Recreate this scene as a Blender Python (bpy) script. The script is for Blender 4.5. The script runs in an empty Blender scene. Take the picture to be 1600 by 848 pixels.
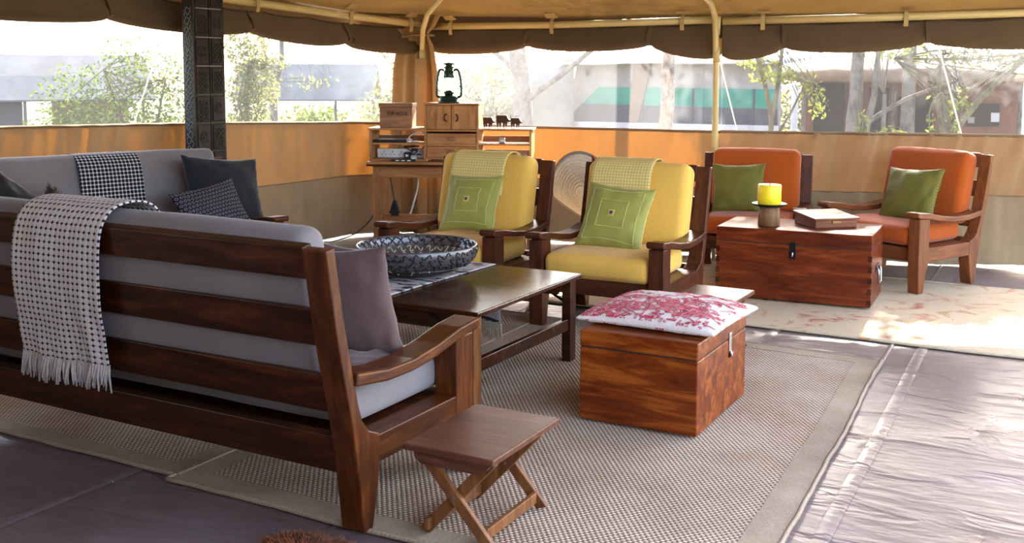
import bpy, bmesh, math, random
import numpy as np
from mathutils import Vector, Matrix, Euler, noise as mnoise

sc = bpy.context.scene
COL = sc.collection
PI = math.pi

# ------------------------------------------------------------------ camera
cam_d = bpy.data.cameras.new('camera')
cam = bpy.data.objects.new('camera', cam_d); COL.objects.link(cam); sc.camera = cam
cam_d.sensor_width = 36.0
cam_d.lens = 36.0 * 1666.3 / 1600.0
cam_d.shift_y = -(424.0 - 277.2) / 1600.0
cam.location = (0, 0, 1.5)
cam.rotation_euler = (Matrix.Rotation(0.51, 3, 'Z') @ Matrix.Rotation(PI/2 - math.radians(5.634), 3, 'X')
                      @ Matrix.Rotation(math.radians(0.11), 3, 'Z')).to_euler()
cam_d.clip_end = 300
cam_d.dof.use_dof = True
cam_d.dof.focus_distance = 5.4
cam_d.dof.aperture_fstop = 5.0

# ------------------------------------------------------------------ sky, sun, exposure
SUN_DIR = Vector((0.10, -0.99, -0.62)).normalized()       # the way the light travels
world = bpy.data.worlds.new('world'); sc.world = world; world.use_nodes = True
wn = world.node_tree.nodes; wl = world.node_tree.links
wn.clear()
sky = wn.new('ShaderNodeTexSky'); sky.sky_type = 'NISHITA'; sky.sun_disc = False
sky.sun_elevation = math.asin(-SUN_DIR.z)
sky.sun_rotation = math.atan2(-SUN_DIR.x, -SUN_DIR.y)
sky.air_density = 1.0; sky.dust_density = 2.5; sky.ozone_density = 1.0
bg = wn.new('ShaderNodeBackground'); bg.inputs['Strength'].default_value = 0.66
wo = wn.new('ShaderNodeOutputWorld')
hz = wn.new('ShaderNodeHueSaturation'); hz.inputs['Saturation'].default_value = 0.72      # thin bright haze
wm = wn.new('ShaderNodeMixRGB'); wm.blend_type = 'MULTIPLY'; wm.inputs[0].default_value = 1.0; wm.inputs[2].default_value = (1.0, 0.965, 0.95, 1)
wl.new(sky.outputs[0], hz.inputs['Color']); wl.new(hz.outputs[0], wm.inputs[1]); wl.new(wm.outputs[0], bg.inputs[0]); wl.new(bg.outputs[0], wo.inputs[0])
sun_d = bpy.data.lights.new('sun', 'SUN'); sun_d.energy = 20.0; sun_d.angle = 0.012; sun_d.color = (1.0, 0.94, 0.82)
sun = bpy.data.objects.new('sun', sun_d); COL.objects.link(sun)
sun.rotation_euler = SUN_DIR.to_track_quat('-Z', 'Y').to_euler(); sun.location = (-2, 20, 14)
sc.view_settings.view_transform = 'Standard'; sc.view_settings.look = 'None'
sc.view_settings.gamma = 1.0; sc.view_settings.use_curve_mapping = False
sc.view_settings.exposure = 1.38

# ------------------------------------------------------------------ materials
MATS = {}
def nmat(name):
    m = bpy.data.materials.new(name); m.use_nodes = True; MATS[name] = m
    nt = m.node_tree; nt.nodes.clear()
    out = nt.nodes.new('ShaderNodeOutputMaterial')
    return m, nt, out
def node(nt, kind, **kw):
    n = nt.nodes.new(kind)
    for k, v in kw.items():
        if k in n.inputs: n.inputs[k].default_value = v
        else: setattr(n, k, v)
    return n
def rgba(c): return (c[0], c[1], c[2], 1.0)
def ramp(nt, fac, stops, interp='LINEAR'):
    r = nt.nodes.new('ShaderNodeValToRGB'); r.color_ramp.interpolation = interp
    while len(r.color_ramp.elements) < len(stops): r.color_ramp.elements.new(0.5)
    for e, (p, c) in zip(r.color_ramp.elements, stops): e.position = p; e.color = rgba(c)
    if fac is not None: nt.links.new(fac, r.inputs[0])
    return r
def math_n(nt, op, a, b=None):
    n = nt.nodes.new('ShaderNodeMath'); n.operation = op
    for i, v in enumerate((a, b)):
        if v is None: continue
        if isinstance(v, (int, float)): n.inputs[i].default_value = v
        else: nt.links.new(v, n.inputs[i])
    return n.outputs[0]
def coords(nt, kind='Object', scale=(1, 1, 1), rot=(0, 0, 0)):
    tc = nt.nodes.new('ShaderNodeTexCoord'); mp = nt.nodes.new('ShaderNodeMapping')
    mp.inputs['Scale'].default_value = scale; mp.inputs['Rotation'].default_value = rot
    nt.links.new(tc.outputs[kind], mp.inputs['Vector'])
    return mp.outputs[0]
def bump(nt, height, strength, dist, bsdf):
    b = nt.nodes.new('ShaderNodeBump'); b.inputs['Strength'].default_value = strength; b.inputs['Distance'].default_value = dist
    nt.links.new(height, b.inputs['Height']); nt.links.new(b.outputs[0], bsdf.inputs['Normal'])
def principled(nt, out, rough=0.6, spec=0.5, color=None, metal=0.0):
    p = nt.nodes.new('ShaderNodeBsdfPrincipled')
    p.inputs['Roughness'].default_value = rough; p.inputs['Specular IOR Level'].default_value = spec
    p.inputs['Metallic'].default_value = metal
    if color is not None: p.inputs['Base Color'].default_value = rgba(color)
    nt.links.new(p.outputs[0], out.inputs[0])
    return p
def wood(name, dark, mid, light, axis='x', rough=0.32, scale=1.0, spec=0.22):
    m, nt, out = nmat(name)
    s = {'x': (1.2, 9, 9), 'y': (9, 1.2, 9), 'z': (9, 9, 1.2)}[axis]
    v = coords(nt, 'Object', tuple(q*scale for q in s))
    n1 = node(nt, 'ShaderNodeTexNoise', Scale=2.2, Detail=7.0, Roughness=0.62, Distortion=0.9)
    nt.links.new(v, n1.inputs['Vector'])
    r = ramp(nt, n1.outputs[0], [(0.28, dark), (0.5, mid), (0.72, light)])
    v2 = coords(nt, 'Object', tuple(q*scale*7 for q in s))
    n2 = node(nt, 'ShaderNodeTexNoise', Scale=3.0, Detail=4.0); nt.links.new(v2, n2.inputs['Vector'])
    mx = node(nt, 'ShaderNodeMixRGB', blend_type='MULTIPLY'); mx.inputs[0].default_value = 0.45
    r2 = ramp(nt, n2.outputs[0], [(0.3, (0.55, 0.5, 0.48)), (0.65, (1, 1, 1))])
    nt.links.new(r.outputs[0], mx.inputs[1]); nt.links.new(r2.outputs[0], mx.inputs[2])
    p = principled(nt, out, rough, spec)
    nt.links.new(mx.outputs[0], p.inputs['Base Color'])
    n3 = node(nt, 'ShaderNodeTexNoise', Scale=5.0, Detail=5.0)
    rr = math_n(nt, 'MULTIPLY_ADD', n3.outputs[0], 0.12); rr.node.inputs[2].default_value = rough - 0.06; nt.links.new(v, n3.inputs['Vector'])
    nt.links.new(rr, p.inputs['Roughness'])
    bump(nt, n2.outputs[0], 0.05, 0.002, p)
    return m
def fabric(name, col, var=0.18, weave=420.0, rough=0.9, bump_s=0.3, stretch=(1, 1, 1), big=3.0):
    m, nt, out = nmat(name)
    v = coords(nt, 'Object', stretch)
    n1 = node(nt, 'ShaderNodeTexNoise', Scale=big, Detail=5.0); nt.links.new(v, n1.inputs['Vector'])
    n2 = node(nt, 'ShaderNodeTexNoise', Scale=weave, Detail=2.0); nt.links.new(v, n2.inputs['Vector'])
    mx = math_n(nt, 'ADD', math_n(nt, 'MULTIPLY', n1.outputs[0], 0.5), math_n(nt, 'MULTIPLY', n2.outputs[0], 0.5))
    lo = tuple(c*(1-var) for c in col); hi = tuple(min(1, c*(1+var)) for c in col)
    r = ramp(nt, mx, [(0.35, lo), (0.65, hi)])
    p = principled(nt, out, rough, 0.2)
    p.inputs['Sheen Weight'].default_value = 0.15
    nt.links.new(r.outputs[0], p.inputs['Base Color'])
    bump(nt, n2.outputs[0], bump_s, 0.002, p)
    return m
def plain(name, col, rough=0.5, metal=0.0, spec=0.5, var=0.12):
    m, nt, out = nmat(name)
    n1 = node(nt, 'ShaderNodeTexNoise', Scale=14.0, Detail=4.0)
    r = ramp(nt, n1.outputs[0], [(0.3, tuple(c*(1-var) for c in col)), (0.7, tuple(min(1, c*(1+var)) for c in col))])
    p = principled(nt, out, rough, spec, None, metal)
    nt.links.new(r.outputs[0], p.inputs['Base Color'])
    return m
def canvas(name, col, trans, tfac, rough=0.85, big=2.0, wrinkle=False):
    """tent cloth: part of the light that falls on one side shows on the other"""
    m, nt, out = nmat(name)
    v = coords(nt, 'Object')
    n1 = node(nt, 'ShaderNodeTexNoise', Scale=big, Detail=6.0, Roughness=0.6); nt.links.new(v, n1.inputs['Vector'])
    r = ramp(nt, n1.outputs[0], [(0.3, tuple(c*0.82 for c in col)), (0.7, tuple(min(1, c*1.12) for c in col))])
    d = node(nt, 'ShaderNodeBsdfDiffuse', Roughness=1.0); t = node(nt, 'ShaderNodeBsdfTranslucent', Color=rgba(trans))
    nt.links.new(r.outputs[0], d.inputs['Color'])
    mx = node(nt, 'ShaderNodeMixShader'); mx.inputs[0].default_value = tfac
    nt.links.new(d.outputs[0], mx.inputs[1]); nt.links.new(t.outputs[0], mx.inputs[2])
    n2 = node(nt, 'ShaderNodeTexNoise', Scale=300.0); nt.links.new(v, n2.inputs['Vector'])
    b = node(nt, 'ShaderNodeBump', Strength=0.2, Distance=0.002); nt.links.new(n2.outputs[0], b.inputs['Height'])
    if wrinkle:
        vw = coords(nt, 'Object', (3.4, 3.4, 0.75), (0.0, 0.35, 0.2)); n3 = node(nt, 'ShaderNodeTexNoise', Scale=1.0, Detail=1.5, Roughness=0.4, Distortion=0.7); nt.links.new(vw, n3.inputs['Vector'])
        b2 = node(nt, 'ShaderNodeBump', Strength=0.9, Distance=0.06); nt.links.new(n3.outputs[0], b2.inputs['Height']); nt.links.new(b2.outputs[0], b.inputs['Normal']); nt.links.new(b2.outputs[0], t.inputs['Normal'])
    nt.links.new(b.outputs[0], d.inputs['Normal'])
    nt.links.new(mx.outputs[0], out.inputs[0])
    return m
def dots(name, ground, dot, n_u, n_v, radius, rough=0.9, ring=None, stagger=False):
    """round woven dots on a UV grid (u, v in metres)"""
    m, nt, out = nmat(name)
    tc = nt.nodes.new('ShaderNodeTexCoord'); sep = nt.nodes.new('ShaderNodeSeparateXYZ'); nt.links.new(tc.outputs['UV'], sep.inputs[0])
    u = math_n(nt, 'MULTIPLY', sep.outputs[0], n_u); w = math_n(nt, 'MULTIPLY', sep.outputs[1], n_v)
    if stagger:
        row = math_n(nt, 'FLOOR', w); half = math_n(nt, 'MULTIPLY', math_n(nt, 'MODULO', row, 2.0), 0.5); u = math_n(nt, 'ADD', u, half)
    fu = math_n(nt, 'SUBTRACT', math_n(nt, 'FRACT', u), 0.5); fw = math_n(nt, 'SUBTRACT', math_n(nt, 'FRACT', w), 0.5)
    d = math_n(nt, 'SQRT', math_n(nt, 'ADD', math_n(nt, 'POWER', math_n(nt, 'ABSOLUTE', fu), 2.0), math_n(nt, 'POWER', math_n(nt, 'ABSOLUTE', fw), 2.0)))
    if ring: r = ramp(nt, d, [(0.0, ground), (radius-ring-0.03, ground), (radius-ring+0.03, dot), (radius, dot), (radius+0.05, ground)])
    else: r = ramp(nt, d, [(0.0, dot), (radius-0.04, dot), (radius+0.04, ground)])
    n2 = node(nt, 'ShaderNodeTexNoise', Scale=500.0)
    mx = node(nt, 'ShaderNodeMixRGB', blend_type='MULTIPLY'); mx.inputs[0].default_value = 0.3
    nt.links.new(r.outputs[0], mx.inputs[1]); nt.links.new(n2.outputs[0], mx.inputs[2])
    p = principled(nt, out, rough, 0.15); nt.links.new(mx.outputs[0], p.inputs['Base Color'])
    inv = math_n(nt, 'SUBTRACT', 0.6, d); bump(nt, inv, 0.5, 0.006, p)
    return m

wood('sofa_wood_shaded', (0.012, 0.0025, 0.0008), (0.036, 0.008, 0.0018), (0.10, 0.028, 0.006), 'x', 0.34, 1.0, 0.22)  # rails and slats: sofa wood darkened, shade of the back put into colour
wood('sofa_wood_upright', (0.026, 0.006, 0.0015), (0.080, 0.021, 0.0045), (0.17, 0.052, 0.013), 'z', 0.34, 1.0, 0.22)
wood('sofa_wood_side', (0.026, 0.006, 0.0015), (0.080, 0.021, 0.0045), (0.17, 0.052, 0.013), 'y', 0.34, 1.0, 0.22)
wood('chair_wood', (0.030, 0.010, 0.005), (0.075, 0.022, 0.010), (0.13, 0.042, 0.018), 'x', 0.32)
wood('chair_wood_upright', (0.030, 0.010, 0.005), (0.075, 0.022, 0.010), (0.13, 0.042, 0.018), 'z', 0.32)
wood('chair_wood_side', (0.030, 0.010, 0.005), (0.075, 0.022, 0.010), (0.13, 0.042, 0.018), 'y', 0.32)
wood('tan_wood', (0.09, 0.028, 0.010), (0.17, 0.056, 0.02), (0.26, 0.095, 0.035), 'x', 0.36)
wood('tan_wood_upright', (0.09, 0.028, 0.010), (0.17, 0.056, 0.02), (0.26, 0.095, 0.035), 'z', 0.36)
wood('tan_wood_side', (0.09, 0.028, 0.010), (0.17, 0.056, 0.02), (0.26, 0.095, 0.035), 'y', 0.36)
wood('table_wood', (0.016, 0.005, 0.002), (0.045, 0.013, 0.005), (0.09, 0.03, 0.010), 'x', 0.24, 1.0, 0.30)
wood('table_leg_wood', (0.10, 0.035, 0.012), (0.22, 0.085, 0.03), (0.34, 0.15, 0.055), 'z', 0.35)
wood('trunk_wood', (0.04, 0.006, 0.0015), (0.17, 0.031, 0.004), (0.40, 0.115, 0.016), 'x', 0.33, 0.9)
wood('chest_wood', (0.045, 0.007, 0.002), (0.13, 0.023, 0.006), (0.25, 0.058, 0.015), 'x', 0.33, 0.9)
wood('stool_wood', (0.055, 0.02, 0.012), (0.12, 0.045, 0.026), (0.19, 0.078, 0.045), 'x', 0.38)
wood('stool_leg_wood', (0.09, 0.032, 0.013), (0.19, 0.075, 0.028), (0.30, 0.13, 0.05), 'z', 0.4)
wood('desk_wood', (0.20, 0.085, 0.030), (0.36, 0.17, 0.066), (0.50, 0.26, 0.11), 'x', 0.45)
wood('desk_wood_upright', (0.20, 0.085, 0.030), (0.36, 0.17, 0.066), (0.50, 0.26, 0.11), 'z', 0.45)
wood('tip_box_wood', (0.17, 0.075, 0.038), (0.26, 0.125, 0.065), (0.35, 0.18, 0.095), 'x', 0.5)
wood('document_box_wood', (0.10, 0.035, 0.018), (0.19, 0.07, 0.035), (0.28, 0.11, 0.06), 'x', 0.4)
wood('carved_wood', (0.010, 0.007, 0.006), (0.026, 0.019, 0.016), (0.055, 0.042, 0.036), 'z', 0.5)
wood('candle_wood', (0.11, 0.055, 0.025), (0.22, 0.12, 0.055), (0.33, 0.2, 0.10), 'z', 0.6)
fabric('grey_linen', (0.195, 0.180, 0.195), 0.2)
fabric('yellow_cotton', (0.74, 0.45, 0.092), 0.12, 260, stretch=(1, 1, 0.25))
fabric('orange_cotton', (0.33, 0.064, 0.006), 0.10)
fabric('green_silk', (0.285, 0.285, 0.062), 0.14, 500, 0.55, 0.12)
fabric('green_border', (0.19, 0.235, 0.045), 0.14, 500, 0.55, 0.12)
fabric('navy_cotton', (0.012, 0.015, 0.022), 0.3)
fabric('black_cotton', (0.008, 0.008, 0.011), 0.3)
fabric('maroon_linen', (0.115, 0.072, 0.072), 0.3, 300)
fabric('maroon_fur', (0.035, 0.014, 0.014), 0.5, 90, bump_s=0.9)
fabric('stitch_thread', (0.55, 0.53, 0.20), 0.1)
fabric('pillow_back', (0.62, 0.58, 0.30), 0.1)
fabric('badge_yellow', (0.75, 0.58, 0.04), 0.1)
fabric('badge_dark', (0.05, 0.03, 0.03), 0.3)
fabric('badge_grey', (0.32, 0.30, 0.28), 0.2)
fabric('fringe_thread', (0.46, 0.44, 0.45), 0.35, 200)
fabric('straw', (0.52, 0.45, 0.35), 0.3, 120)
fabric('hem_cord', (0.19, 0.15, 0.115), 0.4, 160)
fabric('hide_fur', (0.20, 0.065, 0.025), 0.5, 90)
for q, c in (('stripe_red', (.22, .02, .012)), ('stripe_rust', (.40, .12, .03)), ('stripe_green', (.06, .20, .09)), ('stripe_pink', (.40, .22, .18))): fabric(q, c)
plain('black_metal', (0.018, 0.018, 0.02), 0.4, 0.8)
plain('steel', (0.55, 0.55, 0.56), 0.3, 1.0)
plain('rust_metal', (0.055, 0.025, 0.012), 0.6, 0.5)
plain('lantern_green', (0.006, 0.030, 0.026), 0.3, 0.3)
plain('black_plastic', (0.012, 0.012, 0.014), 0.4)
plain('white_plastic', (0.70, 0.70, 0.70), 0.4)
plain('grey_plastic', (0.26, 0.28, 0.31), 0.4)
plain('brass', (0.28, 0.16, 0.06), 0.45, 0.8)
plain('ink', (0.020, 0.013, 0.010), 0.7)
plain('chalk', (0.27, 0.27, 0.245), 0.9)
plain('chalk_blue', (0.16, 0.20, 0.22), 0.8)
plain('candle_wax', (0.83, 0.66, 0.015), 0.45)
plain('wick', (0.05, 0.04, 0.03), 0.9)
plain('pole_paint', (0.55, 0.42, 0.18), 0.42)
plain('strap_tan', (0.40, 0.28, 0.12), 0.8)
plain('rope_white', (0.75, 0.74, 0.70), 0.8)
plain('rope_dark', (0.02, 0.017, 0.015), 0.8)
plain('bowl_dark', (0.012, 0.011, 0.012), 0.35)
plain('bowl_grey', (0.13, 0.125, 0.14), 0.3, 0.5)
plain('bowl_pale', (0.50, 0.46, 0.33), 0.5)
plain('tag_paper', (0.80, 0.79, 0.76), 0.8)
canvas('canvas_wall', (0.33, 0.24, 0.145), (0.95, 0.34, 0.045), 0.036, wrinkle=True)
canvas('canvas_flap', (0.41, 0.30, 0.18), (0.35, 0.2, 0.08), 0.03, wrinkle=True)
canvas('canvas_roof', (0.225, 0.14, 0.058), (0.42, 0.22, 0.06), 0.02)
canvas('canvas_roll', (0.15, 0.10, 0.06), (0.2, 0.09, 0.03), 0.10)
canvas('canvas_curtain', (0.42, 0.27, 0.125), (0.50, 0.25, 0.07), 0.08)
plain('canvas_hem', (0.20, 0.13, 0.07), 0.9)

# dotted throws, ring pillow
dots('throw_pale', (0.014, 0.010, 0.016), (0.73, 0.71, 0.735), 42, 42, 0.505)
dots('throw_dark', (0.62, 0.62, 0.66), (0.012, 0.013, 0.022), 40, 40, 0.46)
dots('ring_pattern', (0.022, 0.019, 0.032), (0.22, 0.21, 0.24), 36, 36, 0.33, ring=0.13, stagger=True)
dots('olive_pattern', (0.13, 0.118, 0.02), (0.22, 0.20, 0.048), 90, 90, 0.30, rough=0.55, stagger=True)
dots('waffle_yellow', (0.66, 0.50, 0.15), (0.82, 0.68, 0.30), 52, 52, 0.40)

def weave_rug():
    m, nt, out = nmat('jute_weave')
    tc = nt.nodes.new('ShaderNodeTexCoord'); sep = nt.nodes.new('ShaderNodeSeparateXYZ'); nt.links.new(tc.outputs['Object'], sep.inputs[0])
    cu = 1/0.022; cv = 1/0.0145
    u = math_n(nt, 'MULTIPLY', sep.outputs[0], cu); w = math_n(nt, 'MULTIPLY', sep.outputs[1], cv)
    half = math_n(nt, 'MULTIPLY', math_n(nt, 'FLOORED_MODULO', math_n(nt, 'FLOOR', w), 2.0), 0.5)
    fu = math_n(nt, 'ABSOLUTE', math_n(nt, 'SUBTRACT', math_n(nt, 'FRACT', math_n(nt, 'ADD', u, half)), 0.5))
    fw = math_n(nt, 'ABSOLUTE', math_n(nt, 'SUBTRACT', math_n(nt, 'FRACT', w), 0.5))
    a = math_n(nt, 'POWER', math_n(nt, 'MULTIPLY', fu, 2.2), 2.0); b = math_n(nt, 'POWER', math_n(nt, 'MULTIPLY', fw, 2.0), 2.0)
    knot = math_n(nt, 'SUBTRACT', 1.0, math_n(nt, 'ADD', a, b))
    r = ramp(nt, knot, [(0.0, (0.25, 0.185, 0.14)), (0.35, (0.43, 0.34, 0.27)), (0.75, (0.72, 0.60, 0.49))])
    n1 = node(nt, 'ShaderNodeTexNoise', Scale=2.3, Detail=5.0); nt.links.new(tc.outputs['Object'], n1.inputs['Vector'])
    r2 = ramp(nt, n1.outputs[0], [(0.32, (0.72, 0.62, 0.54)), (0.62, (1, 1, 1))])
    mx = node(nt, 'ShaderNodeMixRGB', blend_type='MULTIPLY'); mx.inputs[0].default_value = 0.8
    nt.links.new(r.outputs[0], mx.inputs[1]); nt.links.new(r2.outputs[0], mx.inputs[2])
    p = principled(nt, out, 0.92, 0.15); nt.links.new(mx.outputs[0], p.inputs['Base Color'])
    bump(nt, knot, 0.7, 0.006, p)
weave_rug()
def border_rug():
    m, nt, out = nmat('jute_border')
    v = coords(nt, 'Object')
    n1 = node(nt, 'ShaderNodeTexNoise', Scale=2.3, Detail=6.0); n2 = node(nt, 'ShaderNodeTexNoise', Scale=150.0)
    nt.links.new(v, n1.inputs['Vector']); nt.links.new(v, n2.inputs['Vector'])
    s = math_n(nt, 'ADD', math_n(nt, 'MULTIPLY', n1.outputs[0], 0.6), math_n(nt, 'MULTIPLY', n2.outputs[0], 0.4))
    r = ramp(nt, s, [(0.35, (0.24, 0.185, 0.135)), (0.62, (0.42, 0.335, 0.255))])
    p = principled(nt, out, 0.92, 0.15); nt.links.new(r.outputs[0], p.inputs['Base Color']); bump(nt, n2.outputs[0], 0.5, 0.003, p)
border_rug()
def cream_rug():
    m, nt, out = nmat('cream_pile')
    v = coords(nt, 'Object')
    n1 = node(nt, 'ShaderNodeTexNoise', Scale=3.2, Detail=5.0, Roughness=0.6, Distortion=1.2); n2 = node(nt, 'ShaderNodeTexNoise', Scale=190.0)
    nt.links.new(v, n1.inputs['Vector']); nt.links.new(v, n2.inputs['Vector'])
    r = ramp(nt, n1.outputs[0], [(0.33, (0.46, 0.15, 0.11)), (0.39, (0.66, 0.44, 0.30)), (0.45, (0.72, 0.585, 0.41)), (0.60, (0.74, 0.61, 0.44)), (0.66, (0.56, 0.39, 0.23))])
    mx = node(nt, 'ShaderNodeMixRGB', blend_type='MULTIPLY'); mx.inputs[0].default_value = 0.4
    nt.links.new(r.outputs[0], mx.inputs[1]); nt.links.new(n2.outputs[0], mx.inputs[2])
    p = principled(nt, out, 0.95, 0.1); nt.links.new(mx.outputs[0], p.inputs['Base Color']); bump(nt, n2.outputs[0], 0.7, 0.005, p)
cream_rug()
def groundsheet():
    m, nt, out = nmat('groundsheet')
    v = coords(nt, 'Object')
    vs = coords(nt, 'Object', (0.7, 2.2, 1))
    n1 = node(nt, 'ShaderNodeTexNoise', Scale=1.6, Detail=7.0, Roughness=0.6); nt.links.new(v, n1.inputs['Vector'])
    r = ramp(nt, n1.outputs[0], [(0.3, (0.125, 0.090, 0.092)), (0.7, (0.20, 0.157, 0.166))])
    p = principled(nt, out, 0.36, 0.8); nt.links.new(r.outputs[0], p.inputs['Base Color'])
    n2 = node(nt, 'ShaderNodeTexNoise', Scale=2.6, Detail=4.0, Roughness=0.48, Distortion=1.2); nt.links.new(vs, n2.inputs['Vector'])
    n4 = node(nt, 'ShaderNodeTexVoronoi', Scale=3.2); n4.feature = 'DISTANCE_TO_EDGE'
    nv = node(nt, 'ShaderNodeTexNoise', Scale=3.0, Detail=3.0); nt.links.new(vs, nv.inputs['Vector'])
    nt.links.new(nv.outputs['Color'], n4.inputs['Vector'])
    ridge = math_n(nt, 'MULTIPLY', math_n(nt, 'ABSOLUTE', math_n(nt, 'SUBTRACT', n2.outputs[0], 0.5)), -1.6)
    h = math_n(nt, 'ADD', math_n(nt, 'ADD', ridge, n2.outputs[0]), math_n(nt, 'MULTIPLY', n4.outputs[0], 0.25))
    bump(nt, h, 0.42, 0.03, p)
    rr = ramp(nt, n1.outputs[0], [(0.3, (0.24,)*3), (0.7, (0.42,)*3)]); nt.links.new(rr.outputs[0], p.inputs['Roughness'])
groundsheet()
def floral():
    m, nt, out = nmat('floral_cotton')
    tc = nt.nodes.new('ShaderNodeTexCoord')
    n1 = node(nt, 'ShaderNodeTexNoise', Scale=70.0); nt.links.new(tc.outputs['Object'], n1.inputs['Vector'])
    r = ramp(nt, n1.outputs[0], [(0.3, (0.64, 0.58, 0.57)), (0.7, (0.74, 0.69, 0.68))])
    p = principled(nt, out, 0.85, 0.15); nt.links.new(r.outputs[0], p.inputs['Base Color'])
floral()
plain('floral_red', (0.47, 0.045, 0.085), 0.85, 0.0, 0.15)
plain('floral_pink', (0.55, 0.20, 0.22), 0.85, 0.0, 0.15)
def runner_mat():
    m, nt, out = nmat('runner_cloth')
    v = coords(nt, 'UV', (9, 26, 1))
    n1 = node(nt, 'ShaderNodeTexNoise', Scale=1.0, Detail=2.0, Distortion=0.6); nt.links.new(v, n1.inputs['Vector'])
    r = ramp(nt, n1.outputs[0], [(0.0, (0.03, 0.026, 0.035)), (0.43, (0.04, 0.034, 0.045)), (0.47, (0.40, 0.37, 0.38)), (1.0, (0.50, 0.46, 0.45))])
    p = principled(nt, out, 0.9, 0.15); nt.links.new(r.outputs[0], p.inputs['Base Color'])
runner_mat()
def screen_mat():
    m, nt, out = nmat('insect_screen')
    v = coords(nt, 'Object')
    n1 = node(nt, 'ShaderNodeTexNoise', Scale=0.9, Detail=3.0); nt.links.new(v, n1.inputs['Vector'])
    w = node(nt, 'ShaderNodeTexWave', Scale=16.0, Distortion=0.6); w.bands_direction = 'Z'; nt.links.new(v, w.inputs['Vector'])
    t = node(nt, 'ShaderNodeBsdfTransparent')
    d = node(nt, 'ShaderNodeBsdfDiffuse', Color=(0.75, 0.75, 0.77, 1)); tl = node(nt, 'ShaderNodeBsdfTranslucent', Color=(0.72, 0.72, 0.75, 1))
    mx = node(nt, 'ShaderNodeMixShader'); mx.inputs[0].default_value = 0.72
    nt.links.new(d.outputs[0], mx.inputs[1]); nt.links.new(tl.outputs[0], mx.inputs[2])
    fac = math_n(nt, 'ADD', math_n(nt, 'MULTIPLY', n1.outputs[0], 0.05), math_n(nt, 'MULTIPLY', w.outputs[0], 0.012))
    fac = math_n(nt, 'ADD', fac, 0.02)
    m2 = node(nt, 'ShaderNodeMixShader'); nt.links.new(fac, m2.inputs[0])
    nt.links.new(t.outputs[0], m2.inputs[1]); nt.links.new(mx.outputs[0], m2.inputs[2]); nt.links.new(m2.outputs[0], out.inputs[0])
screen_mat()
def glass_mat():
    m, nt, out = nmat('lantern_glass')
    p = principled(nt, out, 0.03, 0.5, (0.95, 0.97, 0.97)); p.inputs['Transmission Weight'].default_value = 1.0; p.inputs['IOR'].default_value = 1.1
glass_mat()
def leaf_mat(name, col, trans):
    m, nt, out = nmat(name)
    v = coords(nt, 'Object')
    n1 = node(nt, 'ShaderNodeTexNoise', Scale=2.5, Detail=3.0); nt.links.new(v, n1.inputs['Vector'])
    r = ramp(nt, n1.outputs[0], [(0.3, tuple(c*0.6 for c in col)), (0.7, tuple(c*1.25 for c in col))])
    d = node(nt, 'ShaderNodeBsdfDiffuse'); t = node(nt, 'ShaderNodeBsdfTranslucent', Color=rgba(trans))
    nt.links.new(r.outputs[0], d.inputs['Color'])
    mx = node(nt, 'ShaderNodeMixShader'); mx.inputs[0].default_value = 0.45
    nt.links.new(d.outputs[0], mx.inputs[1]); nt.links.new(t.outputs[0], mx.inputs[2]); nt.links.new(mx.outputs[0], out.inputs[0])
leaf_mat('leaf_green', (0.060, 0.080, 0.030), (0.085, 0.11, 0.025))
leaf_mat('leaf_lime', (0.13, 0.16, 0.035), (0.20, 0.23, 0.04))
leaf_mat('leaf_pale', (0.12, 0.125, 0.06), (0.15, 0.16, 0.06))
leaf_mat('dry_grass', (0.16, 0.16, 0.07), (0.2, 0.2, 0.07))
def bark(name, a, b, sc_=7.0):
    m, nt, out = nmat(name)
    v = coords(nt, 'Object', (1, 1, 0.5))
    n1 = node(nt, 'ShaderNodeTexNoise', Scale=sc_, Detail=6.0, Roughness=0.7); nt.links.new(v, n1.inputs['Vector'])
    r = ramp(nt, n1.outputs[0], [(0.40, a), (0.56, b)])
    p = principled(nt, out, 0.95, 0.1); nt.links.new(r.outputs[0], p.inputs['Base Color']); bump(nt, n1.outputs[0], 0.6, 0.02, p)
bark('bark_grey', (0.07, 0.06, 0.055), (0.15, 0.135, 0.125))
bark('bark_spotted', (0.055, 0.036, 0.028), (0.22, 0.19, 0.165), 9.0)
bark('bark_olive', (0.06, 0.052, 0.03), (0.13, 0.115, 0.07))
def sand():
    m, nt, out = nmat('dry_ground')
    v = coords(nt, 'Object')
    n1 = node(nt, 'ShaderNodeTexNoise', Scale=0.35, Detail=8.0); nt.links.new(v, n1.inputs['Vector'])
    r = ramp(nt, n1.outputs[0], [(0.38, (0.12, 0.135, 0.055)), (0.55, (0.20, 0.175, 0.12)), (0.7, (0.25, 0.22, 0.17))])
    p = principled(nt, out, 0.95, 0.1); nt.links.new(r.outputs[0], p.inputs['Base Color'])
sand()
def tarp(name, col, rough=0.8):
    m, nt, out = nmat(name)
    v = coords(nt, 'Object', (1, 1, 1))
    n1 = node(nt, 'ShaderNodeTexNoise', Scale=1.4, Detail=7.0, Roughness=0.65); nt.links.new(v, n1.inputs['Vector'])
    r = ramp(nt, n1.outputs[0], [(0.36, tuple(c*0.72 for c in col)), (0.64, tuple(c*1.1 for c in col))])
    p = principled(nt, out, rough, 0.2); nt.links.new(r.outputs[0], p.inputs['Base Color'])
tarp('tarp_grey', (0.155, 0.148, 0.148)); tarp('tarp_light', (0.21, 0.20, 0.20)); tarp('tarp_white', (0.42, 0.42, 0.45)); tarp('tarp_teal', (0.012, 0.17, 0.13))
tarp('tarp_shade', (0.05, 0.05, 0.065)); tarp('tarp_brown', (0.14, 0.09, 0.07)); tarp('thatch', (0.17, 0.115, 0.08)); tarp('adobe', (0.14, 0.062, 0.042)); tarp('dark_opening', (0.02, 0.016, 0.014))

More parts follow.
